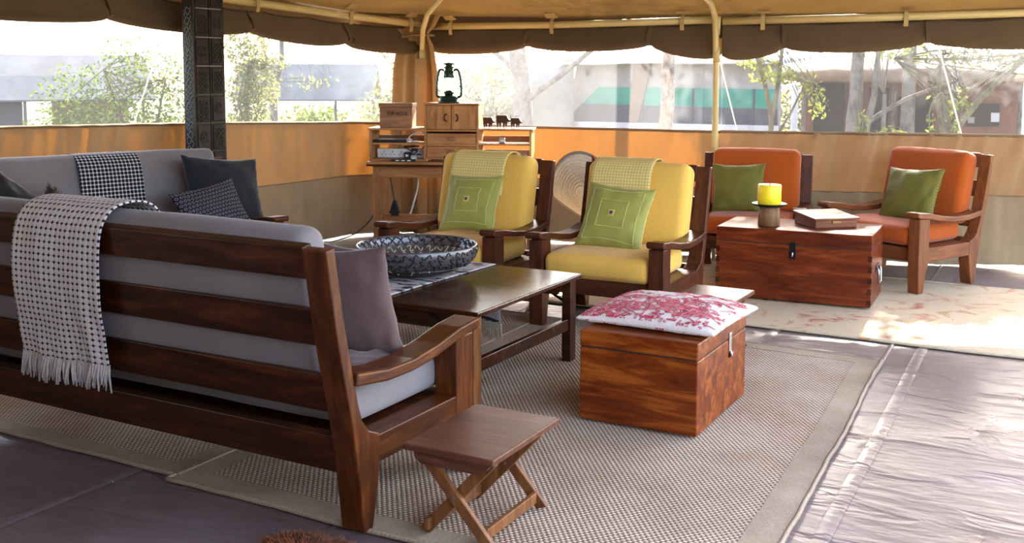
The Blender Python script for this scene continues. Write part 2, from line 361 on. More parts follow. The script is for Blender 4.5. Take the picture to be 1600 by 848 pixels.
# ------------------------------------------------------------------ mesh helpers
class MB:
    def __init__(s): s.v = []; s.f = []; s.uv = []
    def add(s, vs, fs, uv=None):
        b = len(s.v); s.v += [tuple(p) for p in vs]; s.f += [tuple(i+b for i in f) for f in fs]
        s.uv += list(uv) if uv is not None else [(0, 0)]*len(vs)
        return s
    def box(s, x0, x1, y0, y1, z0, z1, mat=None):
        vs = [(x, y, z) for z in (z0, z1) for y in (y0, y1) for x in (x0, x1)]
        if mat is not None: vs = [tuple(mat @ Vector(p)) for p in vs]
        return s.add(vs, [(0, 2, 3, 1), (4, 5, 7, 6), (0, 1, 5, 4), (2, 6, 7, 3), (0, 4, 6, 2), (1, 3, 7, 5)])
    def prism(s, prof, a, b, axis='x', mat=None):
        """prof: 2D points; axis x -> (y,z), axis y -> (x,z), axis z -> (x,y)"""
        def P(q, t): return {'x': (t, q[0], q[1]), 'y': (q[0], t, q[1]), 'z': (q[0], q[1], t)}[axis]
        n = len(prof); vs = [P(q, a) for q in prof] + [P(q, b) for q in prof]
        if mat is not None: vs = [tuple(mat @ Vector(p)) for p in vs]
        area = sum(prof[i][0]*prof[(i+1) % n][1] - prof[(i+1) % n][0]*prof[i][1] for i in range(n))
        flip = (area > 0) ^ (axis == 'y')
        if b < a: flip = not flip
        f = [tuple(range(n))[::-1], tuple(range(n, 2*n))] + [(i, (i+1) % n, n+(i+1) % n, n+i) for i in range(n)]
        if not flip: f = [q[::-1] for q in f]
        return s.add(vs, f)
    def tube(s, path, r, sides=8, cap=True):
        path = [Vector(p) for p in path]; n = len(path)
        rs = r if isinstance(r, (list, tuple)) else [r]*n
        vs = []; up = None
        for i, p in enumerate(path):
            t = (path[min(i+1, n-1)] - path[max(i-1, 0)])
            if t.length < 1e-9: t = Vector((0, 0, 1))
            t.normalize()
            if up is None: up = t.orthogonal().normalized()
            else:
                up = up - t*up.dot(t)
                up = up.normalized() if up.length > 1e-6 else t.orthogonal().normalized()
            w = t.cross(up)
            for k in range(sides):
                a = 2*PI*k/sides; vs.append(p + (up*math.cos(a) + w*math.sin(a))*rs[i])
        f = [(i*sides+k, i*sides+(k+1) % sides, (i+1)*sides+(k+1) % sides, (i+1)*sides+k) for i in range(n-1) for k in range(sides)]
        if cap: f += [tuple(range(sides))[::-1], tuple((n-1)*sides+k for k in range(sides))]
        return s.add(vs, f)
    def lathe(s, prof, segs=32, c=(0, 0, 0)):
        vs = [(c[0]+r*math.cos(2*PI*k/segs), c[1]+r*math.sin(2*PI*k/segs), c[2]+z) for r, z in prof for k in range(segs)]
        uv = [(k/segs, i/len(prof)) for i in range(len(prof)) for k in range(segs)]
        f = [(i*segs+k, i*segs+(k+1) % segs, (i+1)*segs+(k+1) % segs, (i+1)*segs+k) for i in range(len(prof)-1) for k in range(segs)]
        if prof[0][0] > 1e-6: f.append(tuple(range(segs))[::-1])
        if prof[-1][0] > 1e-6: f.append(tuple((len(prof)-1)*segs+k for k in range(segs)))
        return s.add(vs, f, uv)
    def grid(s, pts, uvs=None, flip=False):
        nu = len(pts); nv = len(pts[0])
        vs = [p for row in pts for p in row]
        uv = [q for row in uvs for q in row] if uvs else None
        f = [(i*nv+j, (i+1)*nv+j, (i+1)*nv+j+1, i*nv+j+1) for i in range(nu-1) for j in range(nv-1)]
        if flip: f = [q[::-1] for q in f]
        return s.add(vs, f, uv)
    def build(s, name, mat, parent=None, bevel=0.0, smooth=False, solid=0.0, segs=2, xf=None, weld=False):
        me = bpy.data.meshes.new(name); vs = s.v
        if xf is not None: vs = [tuple(xf @ Vector(p)) for p in vs]
        me.from_pydata([tuple(p) for p in vs], [], s.f); me.update()
        if any(q != (0, 0) for q in s.uv):
            ul = me.uv_layers.new(name='UVMap'); li = np.zeros(len(me.loops), dtype=np.int32); me.loops.foreach_get('vertex_index', li)
            ul.data.foreach_set('uv', np.array(s.uv, dtype=np.float32)[li].ravel())
        if smooth: me.polygons.foreach_set('use_smooth', np.ones(len(me.polygons), dtype=bool))
        me.materials.append(MATS[mat])
        o = bpy.data.objects.new(name, me); COL.objects.link(o)
        if parent is not None: o.parent = parent
        if solid: md = o.modifiers.new('thickness', 'SOLIDIFY'); md.thickness = solid; md.offset = 0
        if bevel: md = o.modifiers.new('edge', 'BEVEL'); md.width = bevel; md.segments = segs; md.limit_method = 'ANGLE'; md.angle_limit = math.radians(40)
        return o
def tag(o, label=None, cat=None, group=None, kind=None):
    if label: o['label'] = label
    if cat: o['category'] = cat
    if group: o['group'] = group
    if kind: o['kind'] = kind
    return o
def thing(name, label, cat, loc=(0, 0, 0), rotz=0.0, group=None, rot=None):
    o = bpy.data.objects.new(name, None); COL.objects.link(o); o.empty_display_size = 0.1
    o.location = loc; o.rotation_euler = rot if rot is not None else (0, 0, rotz)
    return tag(o, label, cat, group)
def structure(name):
    o = bpy.data.objects.new(name, None); COL.objects.link(o); o['kind'] = 'structure'; return o
def arc(c, r, a0, a1, n, plane='xz'):
    out = []
    for i in range(n+1):
        a = a0 + (a1-a0)*i/n; p = (c[0]+r*math.cos(a), c[1]+r*math.sin(a)); out.append(p)
    return out
def fit(pts, n):
    """smooth curve through points (Catmull-Rom), n samples per span"""
    P = [Vector(p) for p in pts]; out = []
    for i in range(len(P)-1):
        p0 = P[max(i-1, 0)]; p1 = P[i]; p2 = P[i+1]; p3 = P[min(i+2, len(P)-1)]
        for k in range(n):
            t = k/n
            out.append(0.5*((2*p1) + (p2-p0)*t + (2*p0-5*p1+4*p2-p3)*t*t + (3*p1-p0-3*p2+p3)*t**3))
    out.append(P[-1]); return out
def nz(x, y=0.0, z=0.0): return mnoise.noise(Vector((x, y, z)))
def lerp(a, b, t): return a + (b-a)*t

def cushion(name, mat, parent, size, loc, rot=(0, 0, 0), r=0.04, bulge=(0, 0, 0.02), wob=0.004, seed=0.0):
    """upholstery block: rounded edges, bulged faces, slight unevenness"""
    hx, hy, hz = (q/2 for q in size)
    def axis(h):
        inner = max(h-r, 1e-4); n = max(2, int(2*inner/0.07))
        a = [-h, -h+0.3*r, -h+r*0.65, -inner] + [-inner+2*inner*i/n for i in range(1, n)] + [inner, h-r*0.65, h-0.3*r, h]
        return a
    A = [axis(hx), axis(hy), axis(hz)]; H = (hx, hy, hz)
    vs = {}; V = []; F = []
    def vert(i, j, k):
        key = (i, j, k)
        if key not in vs:
            p = Vector((A[0][i], A[1][j], A[2][k])); q = Vector([max(-(H[a]-r), min(H[a]-r, p[a])) for a in range(3)])
            d = p-q
            if d.length > 1e-9: d = d.normalized()*r
            p2 = q+d; u, v, w = (p[a]/H[a] for a in range(3))
            p2.x += bulge[0]*u*(1-v*v)*(1-w*w); p2.y += bulge[1]*v*(1-u*u)*(1-w*w); p2.z += bulge[2]*w*(1-u**4)*(1-v*v)
            if wob: nn = mnoise.noise_vector(p2*5+Vector((seed, seed, seed))); p2 += nn*wob
            vs[key] = len(V); V.append(p2)
        return vs[key]
    N = [len(a) for a in A]
    for ax in range(3):
        b, c = [(1, 2), (2, 0), (0, 1)][ax]
        for side in (0, N[ax]-1):
            for i in range(N[b]-1):
                for j in range(N[c]-1):
                    q = []
                    for di, dj in ((0, 0), (1, 0), (1, 1), (0, 1)):
                        t = [0, 0, 0]; t[ax] = side; t[b] = i+di; t[c] = j+dj; q.append(vert(*t))
                    F.append(tuple(q) if side else tuple(q[::-1]))
    mb = MB(); M = Matrix.Translation(loc) @ Euler(rot).to_matrix().to_4x4()
    mb.add([M @ p for p in V], F)
    return mb.build(name, mat, parent, smooth=True)

def pillow_pt(u, v, side, w, h, t, seed, pinch=0.07, wrinkle=1.0):
    x = u*w/2*(1-pinch*(1-v*v)); z = v*h/2*(1-pinch*(1-u*u))
    e = max(0.0, (1-u*u))*max(0.0, (1-v*v))
    y = side*t/2*(e**0.42)
    k = (1-e)*0.010 + 0.003
    y += wrinkle*k*(nz(u*3+seed, v*3, seed) + 0.6*nz(u*7, v*7+seed, 1.3))*(e**0.25)*2
    return (x, y, z)
def pillow_mesh(w, h, t, seed=0.0, n=22, pinch=0.07):
    S = [math.sin(-PI/2+PI*i/n) for i in range(n+1)]
    front = MB(); back = MB()
    for side, mb in ((-1, front), (1, back)):
        pts = [[pillow_pt(u, v, side, w, h, t, seed, pinch) for v in S] for u in S]
        uv = [[((u+1)*w/2+1e-4, (v+1)*h/2+1e-4) for v in S] for u in S]
        mb.grid(pts, uv, flip=(side > 0))
    return front, back
def pillow(name, label, mat, w, h, t, loc, rot, seed=0.0, group=None, back_mat=None, pinch=0.10, cat='pillow'):
    f, b = pillow_mesh(w, h, t, seed, pinch=pinch)
    if back_mat is None:
        f.add(b.v, b.f, b.uv)
        o = f.build(name, mat, smooth=True); o.location = loc; o.rotation_euler = rot
        return tag(o, label, cat, group)
    o = thing(name, label, cat, loc, group=group, rot=rot)
    f.build('front_cover', mat, o, smooth=True); b.build('back_cover', back_mat, o, smooth=True)
    return o

# ------------------------------------------------------------------ the setting: ground sheet, tent walls, roof
A0, A1, A2, A3, A4, A5 = (-6.35, -1.6), (-6.05, 7.75), (-5.6, 8.38), (-2.75, 8.38), (-0.3, 9.12), (1.0, 9.45)
def resample(pts, step):
    out = []
    for a, b in zip(pts, pts[1:]):
        L = math.dist(a, b); n = max(1, int(L/step))
        for i in range(n): out.append((lerp(a[0], b[0], i/n), lerp(a[1], b[1], i/n)))
    out.append(pts[-1]); return out
def poly_at(pts):
    """arc-length lookup along a plan line: s -> (x, y, inward normal)"""
    seg = []; tot = 0.0
    for a, b in zip(pts, pts[1:]): L = math.dist(a, b); seg.append((tot, L, a, b)); tot += L
    def f(s):
        for t0, L, a, b in seg:
            if s <= t0+L or (t0, L, a, b) == seg[-1]:
                t = (s-t0)/L; dx, dy = (b[0]-a[0])/L, (b[1]-a[1])/L
                return lerp(a[0], b[0], t), lerp(a[1], b[1], t), (dy, -dx)
    return f, tot
WL, WLt = poly_at([A0, A1, A2]); WB, WBt = poly_at([A2, A3]); WR, WRt = poly_at([A3, A4, A5])
def interp(tab):
    xs = [a for a, _ in tab]; ys = [b for _, b in tab]
    return lambda s: float(np.interp(s, xs, ys))
sl = math.dist(A0, A1)
L_sill = interp([(0, 1.2), (sl-3.5, 1.145), (sl-1.5, 1.095), (sl-.4, 1.055), (WLt, 1.015)])
B_sill = interp([(0, 1.01), (WBt, 1.02)]); R_sill = interp([(0, 1.025), (9, 1.015)])
SEAM = 0.555
def lower_wall(root, F, tot, sill, seed, s0=0.0, bulge=0.05, pleat=0.010, strong=None):
    n = int((tot-s0)/0.022)
    zs = [0, .06, .14, .24, .34, .44, .50, .545, SEAM, .58, .64, .72, .80, .88, .94, .975, 1.0]
    up = MB(); lo = MB(); P = []; Q = []
    for i in range(n+1):
        s = s0+(tot-s0)*i/n; x, y, nn = F(s); h = sill(s); a = []; b = []
        for z in zs:
            zz = z if z <= SEAM else SEAM+(z-SEAM)/(1-SEAM)*(h-SEAM)
            t = max(0, (z-SEAM)/(1-SEAM))
            fold = nz(s*9+seed+1.6*(1-t), z*0.7)*0.7 + nz(s*19+seed-2.2*t, z*1.1)*0.35
            pl = strong[2] if strong and strong[0] <= s <= strong[1] else pleat
            d = pl*(0.35+1.0*t)*fold + 0.030*nz(s*1.1+seed, z*1.4) - bulge*math.sin(min(1, z/1.0)*PI)*0.4
            if z >= SEAM: a.append((x+nn[0]*d, y+nn[1]*d, zz))
            if z <= SEAM:
                d2 = d+0.010 + (0.05*(1-z/0.14)*abs(nz(s*3+seed, 5)) if z < 0.14 else 0)
                zf = zz + (0.018*nz(s*2.0+seed, 9.0)+0.012 if z == 0 else 0)
                b.append((x+nn[0]*d2, y+nn[1]*d2, zf))
        P.append(a); Q.append(b)
    up.grid(P); lo.grid(Q)
    up.build('canvas_panel', 'canvas_wall', root, smooth=True)
    lo.build('mud_flap', 'canvas_flap', root, smooth=True, solid=0.006)
    hem = MB(); hem.tube([Q[i][-1] for i in range(0, n+1, 4)], 0.006, 5); hem.build('seam', 'canvas_hem', root, smooth=True)
    hem = MB(); hem.tube([(P[i][-1][0], P[i][-1][1], P[i][-1][2]) for i in range(0, n+1, 3)], 0.012, 6); hem.build('hem', 'canvas_hem', root, smooth=True)
def window(k, F, tot, sill, top, s0=0.0):
    r = structure('window_%d' % k); mb = MB(); n = int((tot-s0)/0.2); rows = []
    for i in range(n+1):
        s = s0+(tot-s0)*i/n; x, y, nn = F(s); a = []
        for j in range(9):
            d = -0.035 + 0.012*nz(s*1.3+k, j*0.5); a.append((x+nn[0]*d, y+nn[1]*d, lerp(sill(s)-0.02, top(s), j/8)))
        rows.append(a)
    mb.grid(rows); mb.build('screen', 'insect_screen', r, smooth=True)
def upper_strip(root, F, tot, top, s0=0.0):
    rows = []; n = int((tot-s0)/0.1)
    for i in range(n+1):
        s = s0-.2+(tot-s0+.4)*i/n; x, y, nn = F(s); rows.append([(x-nn[0]*d, y-nn[1]*d, z) for d, z in ((0.03, top(s)-0.10), (0.03, top(s)+0.02), (0.05, top(s)+0.10), (0.08, top(s)+0.16))])
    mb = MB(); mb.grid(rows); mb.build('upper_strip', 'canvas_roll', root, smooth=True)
def valance(root, F, straps, top, sag, seed):
    """rolled-up window cloth: one hanging roll between each two straps"""
    for (sa, za), (sb, zb) in zip(straps, straps[1:]):
        n = max(6, int((sb-sa)/0.05)); rows = []
        for i in range(n+1):
            t = i/n; s = lerp(sa, sb, t); x, y, nn = F(s)
            z0 = lerp(za, zb, t) - sag*(4*t*(1-t))**0.6 + 0.006*nz(s*2+seed)
            zt = top(s); w = (math.sin(PI*t))**0.35
            th = (0.05+0.04*w)*(1+0.25*nz(s*1.7+seed, 3))
            prof = [(0.03, zt), (0.035+0.01*nz(s*4+seed), lerp(z0, zt, .75)), (0.03+th*.7, lerp(z0, zt, .48)+.01*nz(s*3, seed)), (0.03+th*1.25, lerp(z0, zt, .28)), (0.03+th*1.3, lerp(z0, zt, .14)),
                    (0.03+th, lerp(z0, zt, .03)), (0.03+th*.5, z0), (0.01, lerp(z0, zt, .06)), (-0.01, lerp(z0, zt, .2)), (-0.012, lerp(z0, zt, .6)), (-0.01, zt)]
            row = []
            for q, (d, z) in enumerate(prof):
                d += 0.010*nz(s*6+seed+q*.4, q*1.3); row.append((x+nn[0]*d, y+nn[1]*d, z))
            rows.append(row)
        mb = MB(); mb.grid(rows, flip=True); mb.build('rolled_flap', 'canvas_roll', root, smooth=True)
    for s, z in straps[1:-1]:
        x, y, nn = F(s); tx, ty = -nn[1], nn[0]; mb = MB()
        pts = [(0.035, top(s)), (0.10, lerp(z, top(s), .5)), (0.12, z+0.02), (0.06, z-0.006), (0.0, z+0.01)]
        rows = [[(x+nn[0]*d+tx*w, y+nn[1]*d+ty*w, zz) for d, zz in pts] for w in (-0.018, 0.018)]
        mb.grid(rows); mb.build('strap', 'canvas_roll', root, solid=0.004)
    rope = []; s = straps[0][0]; e = straps[-1][0]; n = int((e-s)/0.05)
    for i in range(n+1):
        q = s+(e-s)*i/n; x, y, nn = F(q); rope.append((x+nn[0]*0.045, y+nn[1]*0.045, top(q)+0.005-0.022*abs(math.sin(q*PI/0.55))))
    mb = MB(); mb.tube(rope, 0.004, 4); mb.build('lacing_rope', 'rope_dark', root)

# ground sheet with its welded seams
fl = structure('floor')
mb = MB(); nx, ny = 44, 52; rows = []
for i in range(nx+1):
    row = []
    for j in range(ny+1):
        x = lerp(-6.6, 2.5, i/nx); y = lerp(-1.8, 9.6, j/ny); row.append((x, y, -0.004+0.003*nz(x*1.3, y*1.3)))
    rows.append(row)
mb.grid(rows); mb.build('groundsheet', 'groundsheet', fl, smooth=True)
def floor_seam(a, b, w):
    L = math.dist(a, b); dx, dy = (b[0]-a[0])/L, (b[1]-a[1])/L; mb = MB(); rows = []
    n = int(L/0.12)
    for i in range(n+1):
        s = L*i/n; o = 0.012*nz(s*1.1, a[0]*3); x = a[0]+dx*s-dy*o; y = a[1]+dy*s+dx*o
        rows.append([(x-dy*q, y+dx*q, z) for q, z in ((-w, -0.0015), (-w*.7, 0.0012), (0, 0.0020+0.0015*nz(s*3, 7)), (w*.7, 0.0012), (w, -0.0015))])
    mb.grid(rows, flip=True); mb.build('seam', 'groundsheet', fl, smooth=True)
floor_seam((-0.60, -1.5), (-0.91, 9.0), 0.028); floor_seam((-0.70, -1.5), (-1.10, 9.0), 0.010)
floor_seam((-3.15, -1.5), (-3.17, 8.2), 0.03); floor_seam((-1.62, 4.9), (-1.68, 8.4), 0.03); floor_seam((1.1, -1.5), (1.0, 9.2), 0.03)

w = structure('wall_left'); lower_wall(w, WL, WLt, L_sill, 3.0, 1.0, pleat=0.012, strong=(0, sl-1.7, 0.035))
L_top = lambda s: L_sill(s)*0 + float(np.interp(s, [0, sl-3.5, sl-1.3, WLt], [2.2, 2.08, 1.99, 1.90]))
upper_strip(w, WL, WLt, L_top)
valance(w, WL, [(sl-5.6, 1.90), (sl-4.0, 1.885), (sl-2.62, 1.868), (sl-1.26, 1.825), (sl-.08, 1.76), (WLt-.02, 1.70)], L_top, 0.062, 2.0)
window(1, WL, WLt, L_sill, L_top, 5.0)
mb = MB(); mb.grid([[(WL(1+4.05*i/30)[0]+.02*nz(i*.7, z), WL(1+4.05*i/30)[1], z) for z in (1.1, 1.4, 1.7, 2.0, 2.3)] for i in range(31)]); mb.build('light_block_flap', 'canvas_roll', w, smooth=True)  # unseen flap, added to cut the light on the near left side
w = structure('wall_back'); lower_wall(w, WB, WBt, B_sill, 11.0, pleat=0.030)
B_top = lambda s: 1.89
R_top = lambda s: float(np.interp(s, [0, 2.6, 6], [1.885, 1.92, 1.95]))
upper_strip(w, WB, WBt, B_top)
valance(w, WB, [(0.08, 1.70), (1.10, 1.732), (2.255, 1.728), (WBt, 1.632)], B_top, 0.055, 5.0)
window(2, WB, WBt, B_sill, B_top)
w = structure('wall_right'); lower_wall(w, WR, WRt, R_sill, 23.0, pleat=0.075)
upper_strip(w, WR, WRt, R_top)
valance(w, WR, [(0.0, 1.632), (0.48, 1.70), (1.55, 1.735), (2.75, 1.74), (3.6, 1.74)], R_top, 0.06, 8.0)
window(3, WR, WRt, R_sill, R_top)
# closed canvas side behind the camera
w = structure('wall_front'); mb = MB()
mb.grid([[(lerp(-6.5, 0.4, i/40), -1.65+0.03*nz(i*.6, z), z) for z in (0, .5, 1, 1.5, 2.0, 2.5)] for i in range(41)], flip=True)
mb.build('canvas_panel', 'canvas_roll', w, smooth=True)
mb = MB(); mb.grid([[(0.38+0.03*nz(i*.6, z), lerp(-1.65, 0.7, i/24), z) for z in (0, .5, 1, 1.5, 2.0, 2.62)] for i in range(25)], flip=True)
mb.build('canvas_panel', 'canvas_roll', w, smooth=True)  # unseen panel beside the camera, added to keep light off near-facing sides

# corner: gathered curtain and its tie
cw = structure('trim_1'); rows = []
for i in range(31):
    t = i/30; a = lerp(-0.33, 0.30, t); row = []
    for z, k in ((0.0, 1.0), (0.5, .95), (1.0, .82), (1.5, .75), (1.74, .62), (1.84, .42), (1.92, .70), (2.02, .9)):
        x = -5.56+a*k*0.98; y = 8.22-abs(a)*0.25 + 0.030*math.sin(a*44)*k + 0.02*nz(a*9, z)
        row.append((x, y, z))
    rows.append(row)
mb = MB(); mb.grid(rows, flip=True); mb.build('corner_curtain', 'canvas_curtain', cw, smooth=True, solid=0.004)
mb = MB(); mb.tube([(-5.56+0.15*math.cos(a), 8.19+0.10*math.sin(a), 1.835) for a in np.linspace(0, 2*PI, 25)], 0.011, 6); mb.build('tie', 'canvas_hem', cw, smooth=True)

# roof canvas
RA = (-2.85, 5.65, 2.66); RB = (-2.4, 1.2, 2.95)
EL0 = (-6.70, -1.7, 2.40); EL1 = (-6.38, 5.4, 2.22); E1 = (-5.92, 8.66, 1.985); E2 = (-2.75, 8.60, 1.90); E3 = (-0.20, 9.36, 1.94); E4 = (1.0, 9.75, 2.02); E5 = (-0.4, 3.2, 2.90); E6 = (-0.4, -1.7, 2.8)
rf = structure('ceiling')
def roof_panel(p, q, a, b, n=14, m=10):
    rows = []
    for i in range(n+1):
        t = i/n; lo = Vector(p).lerp(Vector(q), t); hi = Vector(a).lerp(Vector(b), t); row = []
        for j in range(m+1):
            u = j/m; v = lo.lerp(hi, u); v.z -= 0.10*math.sin(PI*u)*(0.3+0.7*math.sin(PI*t)) - 0.03*nz(v.x*1.2, v.y*1.2)*math.sin(PI*u); row.append(tuple(v))
        rows.append(row)
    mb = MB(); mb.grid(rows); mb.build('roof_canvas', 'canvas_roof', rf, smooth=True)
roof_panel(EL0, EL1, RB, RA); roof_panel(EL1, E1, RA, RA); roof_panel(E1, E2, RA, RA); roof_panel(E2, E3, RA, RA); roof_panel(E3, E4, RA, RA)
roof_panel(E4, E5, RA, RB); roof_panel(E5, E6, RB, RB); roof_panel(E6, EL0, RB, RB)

# tent frame: painted tubes
def pole(name, label, path, r, extra=()):
    t = thing(name, label, 'tent pole', path[0]); o = Vector(path[0])
    mb = MB(); mb.tube([Vector(p)-o for p in path], r, 12); mb.build('tube', 'pole_paint', t, smooth=True)
    for kind, a, b, rr in extra:
        mb = MB(); mb.tube([Vector(a)-o, Vector(b)-o], rr, 12); mb.build(kind, 'pole_paint', t, smooth=True)
    return t
pole('eave_pole', 'cream painted horizontal tube along the left eave, running into the corner', [(-6.0, 4.2, 2.15), (-5.98, 6.3, 2.052), (-5.90, 7.4, 2.0), (-5.52, 8.26, 1.925)], 0.032)
pole('eave_pole', 'cream painted horizontal tube along the back eave above the desk and yellow chairs', [(-5.47, 8.26, 1.915), (-4.2, 8.27, 1.905), (-2.80, 8.27, 1.918)], 0.030, [('end_sleeve', (-5.47, 8.26, 1.915), (-5.35, 8.26, 1.914), 0.028)])
pole('eave_pole', 'cream painted horizontal tube along the right eave above the orange chairs', [(-2.72, 8.28, 1.905), (-1.6, 8.62, 1.925), (-0.2, 9.04, 1.96), (0.9, 9.33, 1.98)], 0.031)
pole('upright_pole', 'cream painted upright tube standing behind the left orange chair and bending into the roof',
     [(-2.74, 8.22, 0.0), (-2.74, 8.22, 1.0), (-2.745, 8.22, 1.62), (-2.745, 8.20, 1.80), (-2.735, 8.15, 1.93), (-2.72, 8.0, 2.03), (-2.72, 7.5, 2.17), (-2.78, 6.4, 2.45)], 0.024,
     [('joint_sleeve', (-2.74, 8.22, 1.58), (-2.745, 8.22, 1.70), 0.029), ('brace', (-2.745, 8.24, 1.80), (-2.725, 8.20, 1.94), 0.02)])
pole('upright_pole', 'cream painted upright tube in the tent corner behind the desk, bending into the roof',
     [(-5.50, 8.16, 0.0), (-5.50, 8.16, 1.5), (-5.50, 8.15, 1.72), (-5.45, 8.09, 1.88), (-5.30, 7.94, 2.01), (-4.8, 7.45, 2.14), (-3.9, 6.6, 2.40)], 0.024,
     [('joint_sleeve', (-5.50, 8.16, 1.60), (-5.50, 8.155, 1.70), 0.030)])
MB().tube([(-5.49, 8.12, z_) for z_ in np.linspace(.02, 1.62, 12)], [.05+.006*nz(z_*5, 3) for z_ in np.linspace(.02, 1.62, 12)], 12).build('pole_sleeve', 'canvas_curtain', cw, smooth=True)
# fastening tabs that tie the roof to the eave tubes
def pole_tab(x, y, z, ax, ay, off):
    """square patch on the canvas and a strap hanging round the tube"""
    n = (-ay, ax); mb = MB(); c = Vector((x+n[0]*off, y+n[1]*off, z+0.075)); t = Vector((ax, ay, 0)); up = Vector((n[0]*0.5, n[1]*0.5, 0.25)).normalized()
    q = [c+t*a+up*b for a, b in ((-.055, -.03), (.055, -.03), (.045, .05), (-.045, .05))]
    nrm = t.cross(up).normalized()*0.006
    mb.add([p-nrm for p in q]+[p+nrm for p in q], [(0, 1, 2, 3), (7, 6, 5, 4), (0, 4, 5, 1), (1, 5, 6, 2), (2, 6, 7, 3), (3, 7, 4, 0)])
    o = mb.build('fastening_tab', 'strap_tan', rf)
    mb = MB(); pts = [(0.0, .075), (0.036, .03), (0.040, -.005), (0.036, -.05), (0.028, -.075)]
    mb.grid([[(x+n[0]*(off*0+d)+ax*w, y+n[1]*d+ay*w, z+h) for d, h in pts] for w in (-.017, .017)]); mb.build('tab_strap', 'strap_tan', o, solid=0.004)
for x, y, z, ax, ay in ((-5.94, 6.45, 2.045, -.1, -1), (-5.84, 7.52, 1.99, -.3, -.95), (-5.60, 8.09, 1.94, -.4, -.92), (-5.25, 8.27, 1.912, -1, 0), (-4.22, 8.27, 1.905, -1, 0), (-3.04, 8.27, 1.915, -1, 0),
                        (-2.42, 8.37, 1.91, -.957, -.29), (-1.40, 8.68, 1.93, -.957, -.29), (-0.2, 9.04, 1.96, -.957, -.29)):
    pole_tab(x, y, z, ax, ay, 0.05)

# carved hardwood post beside the left wall
cp = thing('carved_post', 'dark carved hardwood post with chalky scrollwork standing behind the far grey sofa', 'post', (-5.75, 5.70, 0))
PX, PYa, PYb = 0.055, -0.150, 0.150
MB().box(-PX, PX, PYa, -0.004, 0, 2.5).build('plank', 'carved_wood', cp, 0.004); MB().box(-PX, PX, 0.004, PYb, 0, 2.5).build('plank', 'carved_wood', cp, 0.004)
rng = random.Random(5)
z = 0.72
while z < 2.1:
    for side in (-1, 1):
        h = 0.205; y0, y1 = (PYa+0.016, -0.018) if side < 0 else (0.018, PYb-0.016)
        o = MB().box(PX, PX+0.008, y0, y1, z+0.012, z+h-0.012).build('carved_panel', 'carved_wood', cp, 0.004)
        sq = MB(); cy = (y0+y1)/2; zc = z+h/2
        if (int(z*5)+side) % 3 == 0:
            for q in range(3):
                sq.tube([(PX+0.010, cy+(0.012+q*0.014)*math.cos(a), zc+(0.012+q*0.014)*math.sin(a)) for a in np.linspace(0.3*q, 5.2+0.3*q, 16)], 0.0035, 4)
        else:
            for q in range(7):
                zz = z+0.03+q*(h-0.06)/7; ph = rng.random()*6
                sq.tube([(PX+0.010, lerp(y0+0.012, y1-0.012, i/12), zz+0.009*math.sin(i*1.3+ph)+0.006*nz(i*.5, q)) for i in range(13)], 0.003, 4)
        sq.build('scroll_carving', 'chalk' if rng.random() < 0.22 and 1.05 < z < 1.6 else 'bowl_dark', o, smooth=True)
    MB().box(PX, PX+0.004, PYa+0.02, PYb-0.03, z-0.003, z+0.003).build('groove_line', 'chalk' if int(z*9) % 2 else 'bowl_dark', cp)
    z += 0.205
sq = MB(); z = 0.85
while z < 1.95:
    ph = rng.random()*6
    sq.tube([(lerp(-0.03, 0.035, i/8), PYa-0.003, z+0.013*math.sin(i*1.1+ph)+0.002*i) for i in range(9)], 0.0032, 4); z += 0.034
sq.build('edge_carving', 'chalk_blue', cp, smooth=True)

